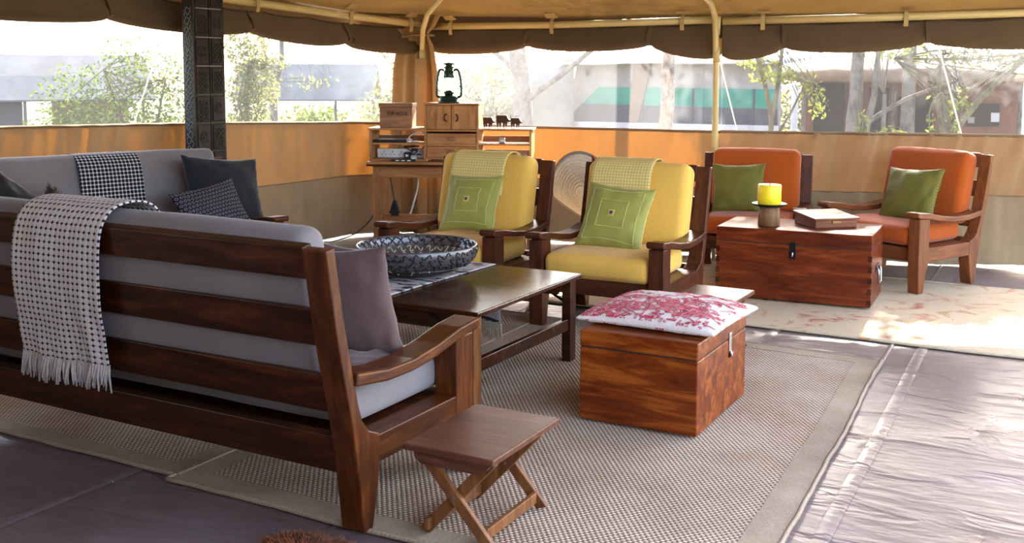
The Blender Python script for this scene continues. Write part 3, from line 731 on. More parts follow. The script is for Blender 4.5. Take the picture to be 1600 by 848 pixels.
# floor rugs
def rug(name, label, x0, x1, y0, y1, border, hem_seed, mat_in, mat_border, z=0.002, th=0.010, step=0.06, slant=0.0):
    t = thing(name, label, 'rug', ((x0+x1)/2, (y0+y1)/2, 0)); cx, cy = (x0+x1)/2, (y0+y1)/2
    nx = int((x1-x0)/step); ny = int((y1-y0)/step)
    def P(i, j, a0, a1, b0, b1, nx_, ny_, zz):
        x = lerp(a0, a1, i/nx_); y = lerp(b0, b1, j/ny_)
        ex = 0.022*nz(y*1.3+hem_seed, 2.0) + 0.006*nz(y*6, hem_seed) + slant*(y1-y)*max(0, (x-x0)/(x1-x0)-.3)/.7; ey = 0.022*nz(x*1.3+hem_seed, 8.0) + 0.006*nz(x*6, hem_seed)
        return (x+ex-cx, y+ey-cy, zz + 0.003*(nz(x*2.2, y*2.2, hem_seed)+0.4))
    def sheet(nm, mt, a0, a1, b0, b1, zz):
        n1 = max(2, int((a1-a0)/step)); n2 = max(2, int((b1-b0)/step)); mb = MB()
        mb.grid([[P(i, j, a0, a1, b0, b1, n1, n2, zz) for j in range(n2+1)] for i in range(n1+1)])
        return mb.build(nm, mt, t, smooth=True)
    sheet('woven_field', mat_in, x0+border*.0, x1, y0, y1, z+th*0.55)
    if border:
        zz = z+th*0.72
        sheet('border', mat_border, x0, x0+border, y0, y1, zz); sheet('border', mat_border, x1-border, x1, y0, y1, zz)
        sheet('border', mat_border, x0+border, x1-border, y0, y0+border, zz); sheet('border', mat_border, x0+border, x1-border, y1-border, y1, zz)
    for (a, b) in (((x0, y0), (x1, y0)), ((x1, y0), (x1, y1)), ((x1, y1), (x0, y1)), ((x0, y1), (x0, y0))):
        L = math.dist(a, b); n = int(L/0.05); path = []
        for i in range(n+1):
            x = lerp(a[0], b[0], i/n); y = lerp(a[1], b[1], i/n)
            ex = 0.022*nz(y*1.3+hem_seed, 2.0)+0.006*nz(y*6, hem_seed)+slant*(y1-y)*max(0, (x-x0)/(x1-x0)-.3)/.7; ey = 0.022*nz(x*1.3+hem_seed, 8.0)+0.006*nz(x*6, hem_seed)
            path.append((x+ex-cx, y+ey-cy, 0.0085+0.002*nz(x*2.2, y*2.2, hem_seed)))
        h = MB(); h.tube(path, 0.009, 6)
        ho = h.build('hem', 'jute_border' if border else mat_in, t, smooth=True)
        if border:
            st = MB(); n = int(L/0.016); d = Vector((b[0]-a[0], b[1]-a[1], 0))/L; nn = Vector((-d.y, d.x, 0))
            for i in range(0, n):
                q = i/n*(len(path)-1); k = int(q); p = Vector(path[k]).lerp(Vector(path[min(k+1, len(path)-1)]), q-k)
                c = p+Vector((0, 0, 0.009)); e = d*0.003; f = nn*0.010
                st.add([c-e-f-Vector((0, 0, .007)), c+e-f-Vector((0, 0, .007)), c+e, c-e, c+e+f-Vector((0, 0, .007)), c-e+f-Vector((0, 0, .007))], [(0, 1, 2, 3), (3, 2, 4, 5)])
            tag(st.build('hem_stitching', 'hem_cord', ho), kind='stuff')
    return t
rug('jute_rug', 'right-hand woven jute rug with plain border under the floral-topped trunk', -2.96, -0.97, 2.70, 5.70, 0.115, 1.7, 'jute_weave', 'jute_border', slant=.052)
rug('jute_rug', 'left-hand woven jute rug under the near sofa and coffee table', -5.05, -2.955, 2.74, 5.72, 0.10, 6.1, 'jute_weave', 'jute_border')
rug('pile_rug', 'cream pile rug with faded red flowers under the orange chairs', -3.9, 1.3, 6.12, 8.05, 0.0, 4.4, 'cream_pile', 'cream_pile', th=0.016)

# ------------------------------------------------------------------ seats: one frame design for sofas and armchairs
# side view in (depth y from the back, height z); front is +y
def seat(name, label, cat, loc, rotz, W, woods, cloth, group=None, k=1.0, dk=1.0, T=0.095, slats=True, seat_z=(0.315, 0.445), cush_top=1.03, cush_seed=0.0, low_front=0.30, back_t=0.15):
    wx, wz, wy = woods
    t = thing(name, label, cat, loc, rotz, group)
    def Z(z): return z if z <= 0.30 else 0.30+(z-0.30)*k
    def Y(y): return y*dk
    def prof(p): return [(Y(y), Z(z)) for y, z in p]
    rear = [(0.0, .95), (.04, .71), (.08, .53), (.115, .39), (.135, .285), (.155, .165), (.175, 0), (.222, 0), (.246, .10), (.262, .205), (.262, .31), (.205, .335), (.172, .375), (.150, .44), (.128, .53), (.082, .73), (.042, .955)]
    front = [(.735, .55), (.735, .205), (.765, .12), (.785, 0), (.838, 0), (.848, .12), (.850, .30), (.850, .555)]
    arm = [(.128, .500), (.30, .476), (.45, .474), (.60, .490), (.75, .520), (.868, .532), (.885, .545), (.885, .565), (.872, .574), (.75, .563), (.60, .534), (.45, .516), (.30, .518), (.135, .542)]
    for s in (-1, 1):
        xo = s*W/2; xi = s*(W/2-T); a, b = min(xo, xi), max(xo, xi)
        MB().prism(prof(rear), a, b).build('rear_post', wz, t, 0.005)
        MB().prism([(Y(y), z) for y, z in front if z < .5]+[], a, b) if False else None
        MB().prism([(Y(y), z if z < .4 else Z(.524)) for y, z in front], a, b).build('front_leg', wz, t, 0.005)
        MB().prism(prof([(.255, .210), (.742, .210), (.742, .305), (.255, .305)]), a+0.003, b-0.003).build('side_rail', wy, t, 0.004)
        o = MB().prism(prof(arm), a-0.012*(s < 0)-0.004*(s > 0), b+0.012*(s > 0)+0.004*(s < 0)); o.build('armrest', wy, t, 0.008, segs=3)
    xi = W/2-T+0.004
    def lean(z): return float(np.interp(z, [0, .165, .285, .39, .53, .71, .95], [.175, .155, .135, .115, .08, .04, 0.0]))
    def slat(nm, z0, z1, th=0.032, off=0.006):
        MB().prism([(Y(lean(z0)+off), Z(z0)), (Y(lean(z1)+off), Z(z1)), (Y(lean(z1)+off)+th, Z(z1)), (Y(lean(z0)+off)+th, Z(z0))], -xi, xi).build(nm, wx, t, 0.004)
    slat('back_slat', .404, .534); slat('back_slat', .634, .756)
    MB().prism(prof([(lean(.855)-.002, .855), (lean(.95)-.002, .955), (lean(.95)+.042, .965), (lean(.855)+.042, .855)]), -xi, xi).build('top_rail', wx, t, 0.004)
    slat('seat_rail', .193, .322, 0.045, 0.002)
    MB().box(-xi, xi, Y(.775), Y(.815), .205, low_front).build('front_rail', wx, t, 0.005)
    MB().box(-xi, xi, Y(.22), Y(.78), .275, .300).build('seat_board', wx, t)
    # upholstery
    cw = W-2*T-0.004
    sz0, sz1 = seat_z
    cushion('seat_cushion', cloth, t, (cw, Y(.845)-Y(.235), sz1-sz0), (0, (Y(.845)+Y(.235))/2, (sz0+sz1)/2), r=0.045, bulge=(0, .012, .014), seed=cush_seed)
    bw = W-2*T*1.32 if slats == 'wide' else W-2*T*0.95
    zb = sz1-0.02; zt = Z(cush_top) if k == 1.0 else cush_top
    y0, y1 = lean(sz1)+0.050, lean(.9)+0.050
    ang = math.atan2(Y(y0)-Y(y1), Z(.9)-sz1); H = (zt-zb)/math.cos(ang)
    ym = Y(lean((zb+zt)/2)+0.042)+back_t/2*1.0
    cushion('back_cushion', cloth, t, (bw, back_t, H), (0, ym, (zb+zt)/2), (ang, 0, 0), r=0.055, bulge=(0, .02, .008), seed=cush_seed+3)
    return t
SOFA = ('sofa_wood_shaded', 'sofa_wood_upright', 'sofa_wood_side'); CHAIR = ('chair_wood', 'chair_wood_upright', 'chair_wood_side'); TAN = ('tan_wood', 'tan_wood_upright', 'tan_wood_side')
seat('sofa', 'near dark wood slat-back sofa with grey cushions, seen from behind', 'sofa', (-3.15, 2.50, .010), 0.0, 2.218, SOFA, 'grey_linen', 'grey slat-back sofas', slats='wide', cush_top=.995, back_t=.14)
th2 = math.radians(-106.9)
fx, fy = -math.sin(th2), math.cos(th2)                      # facing
rx, ry = math.cos(th2), math.sin(th2)
bk = (-5.50, 5.60); W2 = 2.1
seat('sofa', 'far grey sofa along the left tent wall beside the carved post', 'sofa', (bk[0]+rx*W2/2-fx*0.03, bk[1]+ry*W2/2-fy*0.03, .010), th2, W2, SOFA, 'grey_linen', 'grey slat-back sofas', k=.90, slats='wide', cush_top=.955, cush_seed=7)
CH = 'armchairs with yellow cushions'
seat('armchair', 'left yellow armchair in front of the writing desk', 'armchair', (-3.60, 6.265, .010), PI+math.radians(2), .84, CHAIR, 'yellow_cotton', CH, k=.935, cush_top=.935, cush_seed=11, T=.09, seat_z=(.30, .44), back_t=.17)
seat('armchair', 'right yellow armchair between the coffee table and the small folding table', 'armchair', (-2.545, 6.335, .010), PI+math.radians(1), .84, CHAIR, 'yellow_cotton', CH, k=.935, cush_top=.925, cush_seed=15, T=.09, seat_z=(.30, .44), back_t=.17)
OC = 'armchairs with orange cushions'
seat('armchair', 'left orange armchair behind the storage chest with the candle', 'armchair', (-2.364, 8.156, .014), PI+math.radians(10), .82, CHAIR, 'orange_cotton', OC, k=.86, dk=.83, cush_top=.90, cush_seed=19, T=.085, back_t=.15)
seat('armchair', 'right orange armchair facing left at the far right of the room', 'armchair', (-1.065, 8.45, .014), PI+math.radians(-26), .82, TAN, 'orange_cotton', OC, k=.93, cush_top=.925, cush_seed=23, T=.085, back_t=.16)

# ------------------------------------------------------------------ coffee table
ct = thing('coffee_table', 'low dark coffee table with trestle legs carrying the black bowl', 'coffee table', (-3.05, 4.415, .010))
hw, hd = 0.705, 0.525
MB().box(-hw, hw, -hd, hd, .428, .452).build('tabletop', 'table_wood', ct, 0.006)
for y in (-hd+.05, hd-.09): MB().box(-hw+.10, hw-.10, y, y+.03, .345, .428).build('apron', 'table_wood', ct, 0.003)
for s in (-1, 1):
    xa, xb = (hw-.075, hw-.025) if s > 0 else (-hw+.025, -hw+.075)
    for y in (-hd+.01, hd-.085):
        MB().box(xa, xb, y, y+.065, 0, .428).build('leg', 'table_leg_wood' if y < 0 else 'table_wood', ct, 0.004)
    MB().box(xa+.01, xb-.01, -hd+.07, hd-.08, .165, .225).build('stretcher', 'table_wood', ct, 0.003)
    MB().tube([(s*(hw-.05), hd-.06, .30), (s*(hw-.30), hd-.06, .42)], 0.008, 6).build('folding_strut', 'black_metal', ct)
    MB().tube([(s*(hw-.05), -hd+.05, .30), (s*(hw-.30), -hd+.05, .42)], 0.008, 6).build('folding_strut', 'black_metal', ct)

# ------------------------------------------------------------------ boxes
def wooden_box(name, label, cat, loc, rotz, sx, sy, sz, seam, wd, hasp_face, hasp_pos, handles):
    t = thing(name, label, cat, loc, rotz); hx, hy = sx/2, sy/2; g = 0.0025
    MB().box(-hx, hx, -hy, hy, 0.006, seam-g).build('body', wd, t, 0.005)
    MB().box(-hx+.004, hx-.004, -hy+.004, hy-.004, seam-g, seam+g).build('lid_gap', 'ink', t)
    MB().box(-hx-.001, hx+.001, -hy-.001, hy+.001, seam+g, sz).build('lid', wd, t, 0.006)
    return t
tr = wooden_box('storage_box', 'square reddish wooden trunk topped by the floral cushion', 'trunk', (-1.670, 4.390, 0.014), math.radians(0.6), .524, .680, .394, .322, 'trunk_wood', 'x', 0, False)
# latch on the +x face
la = MB().box(.263, .268, .075, .105, .268, .350).build('hasp', 'steel', tr, 0.002)
MB().tube([(.272, .084, .272), (.272, .084, .250), (.272, .094, .246), (.272, .100, .262)], 0.004, 6).build('hook', 'steel', la, smooth=True)
MB().box(.262, .270, .078, .112, .240, .262).build('hasp_plate', 'black_metal', tr, 0.002)
ch = wooden_box('storage_chest', 'long reddish wooden chest carrying the yellow candle and the document box', 'chest', (-1.765, 7.107, 0.02), math.radians(3.6), .992, .560, .466, .374, 'chest_wood', 'y', 0, True)
ha = MB().box(-.012, .026, -.287, -.279, .335, .392).build('hasp', 'black_metal', ch, 0.002)
MB().box(-.014, .028, -.289, -.279, .285, .337).build('hasp_plate', 'black_metal', ch, 0.002)
MB().tube([(.007, -.292, .30), (.007, -.298, .31), (.007, -.292, .325)], 0.005, 6).build('staple', 'steel', ha)
for s in (-1, 1):
    x = s*.4955
    pl = MB().box(min(x, x+s*.006), max(x, x+s*.006), -.075, .075, .20, .245).build('handle_plate', 'black_metal', ch, 0.002)
    MB().tube([(x+s*.008, -.055, .225), (x+s*.018, -.055, .21), (x+s*.02, -.05, .125), (x+s*.02, .05, .125), (x+s*.018, .055, .21), (x+s*.008, .055, .225)], 0.007, 8).build('handle', 'steel', pl, smooth=True)
for s in (-1, 1):
    for j in range(5):
        z0 = .02+j*.07
        MB().box(s*.494-.004*(s > 0)*0-.022 if s > 0 else -.4975, .4975 if s > 0 else -.494+.022, -.2815, -.270, z0, z0+.035).build('dovetail', 'table_wood', ch)

# ------------------------------------------------------------------ folding stools (crossed legs)
def stool(label, loc, rotz, group):
    t = thing('folding_stool', label, 'stool', loc, rotz, group); H = .312; hx, hy = .165, .232
    MB().box(-hx, hx, -hy, hy, H-.022, H).build('tabletop', 'stool_wood', t, 0.004)
    for y in (-hy+.012, hy-.036):
        MB().prism([(-hx+.03, H-.022), (-hx+.035, H-.045), (-hx+.06, H-.062), (hx-.06, H-.062), (hx-.035, H-.045), (hx-.012, H-.022)], y, y+.024, 'y').build('batten', 'stool_wood', t, 0.003)
    def leg(x0, x1, y, nm='leg'):
        a = Vector((x0, 0, 0)); b = Vector((x1, 0, H-.030)); d = (b-a).normalized(); n = Vector((-d.z, 0, d.x))*.019
        p = [a-n, a+n, b+n, b-n]; q = []
        for v in p:
            if v.z < 0: v = v + d*(-v.z/d.z)
            q.append((v.x, v.z))
        MB().prism(q, y, y+.020, 'y').build(nm, 'stool_leg_wood', t, 0.003)
    for y in (-hy+.040, hy-.062): leg(.135, -.125, y)
    for y in (-hy+.063, hy-.085): leg(-.135, .125, y)
    MB().box(.095, .112, -hy+.060, hy-.062, .022, .060).build('crossbar', 'stool_leg_wood', t, 0.003)
    MB().box(-.112, -.095, -hy+.040, hy-.042, .022, .060).build('crossbar', 'stool_leg_wood', t, 0.003)
    for y in (-hy+.060, hy-.062): MB().tube([(0.0, y-.024, .150), (0.0, y+.026, .150)], 0.006, 8).build('pivot_bolt', 'steel', t)
    return t
SG = 'small folding stools with crossed legs'
stool('near small folding stool beside the right end of the near sofa', (-1.752, 2.945, .012), math.radians(1), SG)
stool('far small folding stool between the trunk and the chest', (-1.80, 5.40, .012), math.radians(0), SG)

# ------------------------------------------------------------------ writing desk with its organiser
dr = math.radians(23); DX, DY = -4.84, 7.72
dk_ = thing('writing_desk', 'tan wooden writing desk in the tent corner', 'desk', (DX-.05*math.cos(dr), DY-.05*math.sin(dr), 0), dr)
MB().box(-.695, .695, -.255, .225, .726, .750).build('desktop', 'desk_wood', dk_, 0.004)
MB().box(-.695, .695, -.262, -.235, .712, .730).build('front_lip', 'table_wood', dk_, 0.003)
for y in (-.20, .17): MB().box(-.625, .625, y, y+.022, .615, .726).build('apron', 'desk_wood', dk_, 0.003)
for s in (-1, 1):
    for y in (-.215, .155): MB().box(s*.625-.027, s*.625+.027, y, y+.05, 0, .726).build('leg', 'desk_wood_upright', dk_, 0.003)
    MB().box(s*.625-.012, s*.625+.012, -.17, .16, .615, .70).build('side_apron', 'desk_wood', dk_, 0.003)
    MB().box(s*.625-.012, s*.625+.012, -.17, .16, .215, .26).build('stretcher', 'desk_wood', dk_, 0.003)
MB().box(-.61, .61, -.03, .0, .22, .28).build('stretcher', 'desk_wood', dk_, 0.003)
og = thing('desk_organiser', 'tan wooden desk organiser with two doors, two drawers and open shelves', 'organiser', (DX, DY, .751), dr)
oy0, oy1 = -.185, .125
ca_, cb_ = -.262, .198; XL, XR = -.735, .64
MB().box(XL, XL+.018, oy0, oy1, 0, .262).build('shelf_side', 'desk_wood_upright', og, 0.002); MB().box(XR-.018, XR, oy0, oy1, 0, .262).build('shelf_side', 'desk_wood_upright', og, 0.002)
for x0, x1 in ((XL-.012, ca_), (cb_, XR+.012)):
    MB().box(x0, x1, oy0-.008, oy1, .262, .280).build('shelf_top', 'desk_wood', og, 0.002)
    a, b = (x0+.030, x1) if x0 < 0 else (x0, x1-.030)
    MB().box(a, b, oy0+.01, oy1, .140, .154).build('shelf', 'desk_wood', og, 0.002)
    MB().box(a, b, oy0, oy1, 0, .018).build('shelf_bottom', 'desk_wood', og, 0.002)
    for z0, z1 in ((.018, .085), (.125, .205), (.245, .262)): MB().box(a, b, oy1-.012, oy1-.002, z0, z1).build('back_board', 'desk_wood', og)
for x in (ca_, cb_-.018): MB().box(x, x+.018, oy0-.012, oy1, 0, .474).build('cabinet_side', 'desk_wood_upright', og, 0.002)
MB().box(ca_-.006, cb_+.006, oy0-.018, oy1, .474, .490).build('cabinet_top', 'desk_wood', og, 0.003)
for z in (.022, .132, .254): MB().box(ca_+.018, cb_-.018, oy0-.008, oy1, z, z+.016).build('divider', 'desk_wood', og, 0.002)
MB().box(ca_+.018, cb_-.018, oy1-.012, oy1, .018, .474).build('back_board', 'desk_wood', og)
cm = (ca_+cb_)/2
for s in (-1, 1):
    a, b = (ca_+.021, cm-.003) if s < 0 else (cm+.003, cb_-.021)
    d = MB().box(a, b, oy0-.010, oy0+.006, .274, .471).build('door', 'desk_wood_upright', og, 0.002)
    x = b-.035 if s < 0 else a+.035
    MB().tube([(x, oy0-.010, .340), (x+s*.014, oy0-.026, .346), (x+s*.020, oy0-.028, .370), (x+s*.014, oy0-.026, .392), (x, oy0-.010, .398)], 0.006, 6).build('handle', 'table_wood', d, smooth=True)
for z in (.036, .146):
    d = MB().box(ca_+.022, cb_-.022, oy0-.010, oy0+.20, z+.004, z+.092).build('drawer', 'desk_wood', og, 0.002)
    MB().lathe([(0.0, 0), (.016, .003), (.022, .010), (.019, .018), (0, .021)], 16).build('knob', 'tip_box_wood', d, smooth=True, xf=Matrix.Translation((cm, oy0-.010, z+.048)) @ Matrix.Rotation(PI/2, 4, 'X') @ Matrix.Diagonal((1.7, .8, 1, 1)))
MATDESK = Matrix.Translation((DX, DY, 0)) @ Matrix.Rotation(dr, 4, 'Z')
def on_desk(x, y, z): return tuple(MATDESK @ Vector((x, y, z)))

# ------------------------------------------------------------------ throws
def drape(name, label, cat, mat, path, xs, group=None, seed=0.0, fringe=None, wav=0.006, n=26, flare=0.0, thick=0.006, frame=None):
    """cloth laid over an edge: path = (depth, height) points from hidden end to visible end; xs = (x0, x1) at start, (x0, x1) at end"""
    P = fit([(0, a, b) for a, b in path], 6); L = [0.0]
    for a, b in zip(P, P[1:]): L.append(L[-1]+(b-a).length)
    rows = []; uvs = []; M = frame or Matrix.Identity(4)
    for i in range(n+1):
        t = i/n; row = []; ur = []
        for p, l in zip(P, L):
            q = l/L[-1]; x0 = lerp(xs[0][0], xs[1][0], q); x1 = lerp(xs[0][1], xs[1][1], q); x = lerp(x0, x1, t)
            hang = max(0.0, (q-0.35))*1.5
            d = wav*(nz(x*9+seed, l*2.5)*(.5+hang) + .5*nz(x*22+seed, l*3)*hang)
            row.append(tuple(M @ Vector((x, p.y-abs(d) if fringe and fringe[0] < 0 else p.y+d, p.z+d*0.3)))); ur.append((t*(xs[0][1]-xs[0][0])+1e-3, l+1e-3))
        rows.append(row); uvs.append(ur)
    t = thing(name, label, cat, (0, 0, 0), group=group); c = Vector((0, 0, 0)); cnt = 0
    for r in rows:
        for p in r: c += Vector(p); cnt += 1
    c /= cnt; zmin = min(p[2] for r in rows for p in r); c.z = zmin; t.location = c
    mb = MB(); mb.grid([[tuple(Vector(p)-c) for p in r] for r in rows], uvs)
    mb.build('cloth', mat, t, smooth=True, solid=thick)
    if fringe:
        sgn, ln = fringe; mb = MB(); rg = random.Random(int(seed*10)+3); m = 120
        for k in range(m):
            q = k/(m-1)*n; i = min(int(q), n-1); p = Vector(rows[i][-1]).lerp(Vector(rows[i+1][-1]), q-i)-c
            tx = rg.uniform(-.018, .018); l = ln*rg.uniform(.75, 1.15); yy = sgn*rg.uniform(.0, .012); mb.tube([p+Vector((0, 0, .006)), p+Vector((tx*.3, yy, -l*.4)), p+Vector((tx, yy*1.5, -l))], [.0045, .004, .0028], 4)
        tag(mb.build('fringe', 'fringe_thread' if sgn else 'straw', t, smooth=True), kind='stuff')
    return t
# over the back of the near sofa (back at y=2.5, hanging on the outside)
drape('throw_blanket', 'pale dotted throw with long fringe hanging over the back of the near sofa', 'throw', 'throw_pale',
      [(2.745, .80), (2.725, .92), (2.70, 1.00), (2.66, 1.035), (2.60, 1.045), (2.53, 1.03), (2.49, .985), (2.478, .92), (2.485, .80), (2.51, .65), (2.54, .54), (2.565, .445)],
      ((-3.36, -2.93), (-3.56, -3.09)), seed=4.0, fringe=(-1, .085), wav=0.016, n=40)
F2 = Matrix.Translation((-5.834, 4.604, 0)) @ Matrix.Rotation(th2, 4, 'Z')
def f2(x, y, z): return tuple(F2 @ Vector((x, y, z)))
drape('throw_blanket', 'dark dotted throw draped over the backrest of the far sofa', 'throw', 'throw_dark',
      [(-.02, .60), (-.03, .80), (-.01, .92), (.04, .966), (.10, .974), (.16, .962), (.215, .915), (.245, .84), (.268, .72), (.30, .58), (.32, .50)],
      ((-.36, .05), (-.36, .05)), seed=9.0, wav=0.004, n=20, frame=F2)
def chair_frame(loc, rot): return Matrix.Translation(loc) @ Matrix.Rotation(rot, 4, 'Z')
FY1 = chair_frame((-3.60, 6.265, 0), PI+math.radians(2)); FY2 = chair_frame((-2.545, 6.335, 0), PI+math.radians(1))
GT = 'yellow waffle throws on the armchairs'
drape('throw_blanket', 'pale yellow waffle throw over the left yellow armchair back', 'throw', 'waffle_yellow', [(.02, .62), (.02, .82), (.03, .915), (.08, .966), (.145, .975), (.215, .955), (.262, .90), (.290, .82), (.315, .70)],
      ((-.18, .22), (-.18, .22)), GT, seed=2.0, wav=.003, n=16, frame=FY1)
drape('throw_blanket', 'pale yellow waffle throw over the right yellow armchair back', 'throw', 'waffle_yellow', [(.02, .62), (.02, .82), (.03, .905), (.08, .956), (.145, .965), (.215, .945), (.262, .89), (.290, .81), (.330, .67)],
      ((-.12, .28), (-.12, .28)), GT, seed=3.0, wav=.003, n=16, frame=FY2)

# ------------------------------------------------------------------ pillows
def deco_pillow(label, w, h, t, loc, rot, seed):
    o = pillow('throw_pillow', label, 'green_silk', w, h, t, loc, rot, seed, 'green pillows with a stitched square', 'pillow_back', 0.105)
    for k, q in enumerate((0.80, 0.44)):
        path = []
        cs = [(-q, -q), (q, -q), (q, q), (-q, q), (-q, -q)]
        for a, b in zip(cs, cs[1:]):
            for i in range(14): path.append((lerp(a[0], b[0], i/14), lerp(a[1], b[1], i/14)))
        path.append(cs[-1]); mb = MB()
        oy = 0.0 if k == 0 else 0.02
        mb.tube([Vector(pillow_pt(u, v+oy, -1, w, h, t, seed, .105))+Vector((0, -.0015, 0)) for u, v in path], 0.0022, 4)
        mb.build('stitching', 'stitch_thread', o, smooth=True)
    for r, m, d in ((.105, 'badge_yellow', .004), (.078, 'badge_grey', .007), (.045, 'badge_dark', .010)):
        mb = MB(); rows = []
        for i in range(5):
            rows.append([tuple(Vector(pillow_pt(lerp(-r, r, i/4), lerp(-r, r, j/4)+.02, -1, w, h, t, seed, .105))+Vector((0, -d*.6, 0))) for j in range(5)])
        mb.grid(rows); mb.build('badge', m, o)
    return o
R_ = math.radians
deco_pillow('green stitched pillow on the left yellow armchair', .40, .40, .15, (-3.575, 5.85, .655), (R_(-27), R_(-1), R_(4)), 1.0)
deco_pillow('green stitched pillow on the right yellow armchair, tilted to the right', .43, .43, .16, (-2.575, 5.88, .625), (R_(-28), R_(4), R_(2)), 5.0)
OG = 'olive pillows on the orange armchairs'
pillow('throw_pillow', 'shiny olive pillow on the left orange armchair', 'olive_pattern', .40, .39, .15, (-2.405, 7.785, .635), (R_(-20), R_(-2), R_(12)), 3.0, OG)
pillow('throw_pillow', 'olive ribbed pillow on the right orange armchair, its corner pointing up', 'olive_pattern', .43, .42, .15, (-1.215, 8.03, .63), (R_(-25), R_(-2), R_(-22)), 7.0, OG)
yaw2 = th2+PI                                     # front of a pillow looks the way the far sofa faces
def lean2(loc, w, h, t, rx_, ry_, rz_, seed, name, label, mat, group=None):
    return pillow(name, label, mat, w, h, t, loc, (R_(rx_), R_(ry_), yaw2+R_(rz_)), seed, group)
lean2((-5.20, 5.31, .69), .60, .50, .17, -20, 6, 6, 2.0, 'throw_pillow', 'large plain navy pillow leaning in the right corner of the far sofa', 'navy_cotton')
lean2((-5.115, 5.10, .605), .50, .34, .14, -26, -9, 8, 6.0, 'throw_pillow', 'small pillow with white rings in front of the large navy pillow', 'ring_pattern')
lean2((-5.53, 3.86, .705), .50, .46, .16, -24, 38, 4, 8.0, 'throw_pillow', 'black pillow at the left end of the far sofa, at the edge of the view', 'black_cotton')
o = lean2((-5.44, 4.22, .60), .36, .32, .14, -30, 40, 2, 9.0, 'throw_pillow', 'shaggy dark maroon pillow low on the far sofa beside the dotted throw', 'maroon_fur')
mb = MB(); rg = random.Random(4)
for k in range(500):
    u, v = rg.uniform(-.97, .97), rg.uniform(-.97, .97); p = Vector(pillow_pt(u, v, -1, .36, .32, .14, 9.0))
    d = Vector((rg.uniform(-1, 1), -1.2, rg.uniform(-.6, 1.2))).normalized()*rg.uniform(.012, .026); mb.tube([p, p+d], [.0018, .0006], 3, False)
for k in range(160):
    a = rg.uniform(-1, 1); sd = rg.choice(((a, 1), (1, a), (-1, a))); p = Vector(pillow_pt(sd[0], sd[1], -1, .36, .32, .14, 9.0))
    d = Vector((sd[0]*.8+rg.uniform(-.5, .5), rg.uniform(-.5, .5), sd[1]+rg.uniform(-.4, .4))).normalized()*rg.uniform(.015, .035); mb.tube([p, p+d], [.002, .0006], 3, False)
tag(mb.build('shag', 'maroon_fur', o), kind='stuff')
MG = 'maroon pillows at the right end of the near sofa'
pillow('throw_pillow', 'dusty maroon pillow standing at the right end of the near sofa', 'maroon_linen', .46, .46, .15, (-2.375, 2.985, .665), (R_(14), R_(-4), R_(8)), 12.0, MG)
pillow('throw_pillow', 'second maroon pillow behind the dusty one, only its top corner showing', 'maroon_linen', .44, .44, .13, (-2.53, 3.17, .655), (R_(12), R_(6), R_(2)), 14.0, MG)
pillow('throw_pillow', 'flat maroon pillow lying on the near sofa seat under the armrest', 'maroon_linen', .34, .30, .07, (-2.26, 2.88, .489), (R_(90), 0, R_(20)), 15.0, MG)

# ------------------------------------------------------------------ floral seat pad on the storage box
fp = thing('seat_pad', 'white cotton pad with red flowering branches on top of the storage box', 'cushion', (-1.675, 4.435, .411), R_(-1))
PW, PD, PT = .63, .60, .085
def pad_pt(u, v, side):
    x = u*PW/2*(1-.045*(1-v*v)); y = v*PD/2*(1-.045*(1-u*u)); e = max(0, 1-u*u)*max(0, 1-v*v)
    z = PT*.24 + (PT*.76*(e**.36) if side > 0 else -PT*.24*(e**.15))
    z += .010*nz(u*3.1, v*3.1, 2)*(e**.3) + .006*nz(u*7, v*7, 5)*(e**.3)
    return (x, y, max(z, 0.001))
S = [math.sin(-PI/2+PI*i/26) for i in range(27)]
mb = MB(); mb.grid([[pad_pt(u, v, 1) for v in S] for u in S]); mb.grid([[pad_pt(u, v, -1) for v in S] for u in S], flip=True)
mb.build('cotton_cover', 'floral_cotton', fp, smooth=True)
rg = random.Random(21); br = MB(); fl1 = MB(); fl2 = MB()
def on_pad(u, v, lift=.0015):
    u = max(-.985, min(.985, u)); v = max(-.985, min(.985, v)); p = Vector(pad_pt(u, v, 1)); p.z += lift; return p
def flower(u, v, r, mbx):
    n = 5; a0 = rg.random()*6
    for k in range(n):
        a = a0+2*PI*k/n*rg.uniform(.75, 1.0); c = []
        for da, rr in ((0, .15), (-.42, .75), (0, 1.0), (.42, .75)): c.append(on_pad(u+r*rr*math.cos(a+da), v+r*rr*math.sin(a+da), .002))
        mbx.add(c, [(0, 1, 2, 3)])
def branch(u, v, a, l, depth):
    pts = []; cu, cv = u, v
    for i in range(9):
        pts.append(on_pad(cu, cv)); a += rg.uniform(-.42, .42); cu += l/8*math.cos(a); cv += l/8*math.sin(a)
        if depth > 0 and i in (2, 4, 6) and rg.random() < .85: branch(cu, cv, a+rg.choice((-1, 1))*rg.uniform(.5, .95), l*.55, depth-1)
        if i > 1 and rg.random() < .45: flower(cu+rg.uniform(-.05, .05), cv+rg.uniform(-.05, .05), rg.uniform(.022, .040), rg.choice((fl1, fl1, fl2)))
        if abs(cu) > .97 or abs(cv) > .97: break
    if len(pts) > 1: br.tube(pts, .0012+.0006*depth, 4)
    flower(cu, cv, rg.uniform(.03, .05), fl1)
for gu in range(5):
    for gv in range(5):
        branch(-.86+gu*.40+rg.uniform(-.1, .1), -.92+gv*.38+rg.uniform(-.1, .1), rg.uniform(.5, 2.6), rg.uniform(.42, .62), 2)
for k in range(14): branch(-.92+k*.135, rg.uniform(-.96, -.55), rg.choice((rg.uniform(.1, .9), rg.uniform(2.2, 3.0))), rg.uniform(.30, .5), 2)
for k in range(70): flower(rg.uniform(-.95, .95), rg.uniform(-.96, -.35), rg.uniform(.026, .045), rg.choice((fl1, fl1, fl2)))
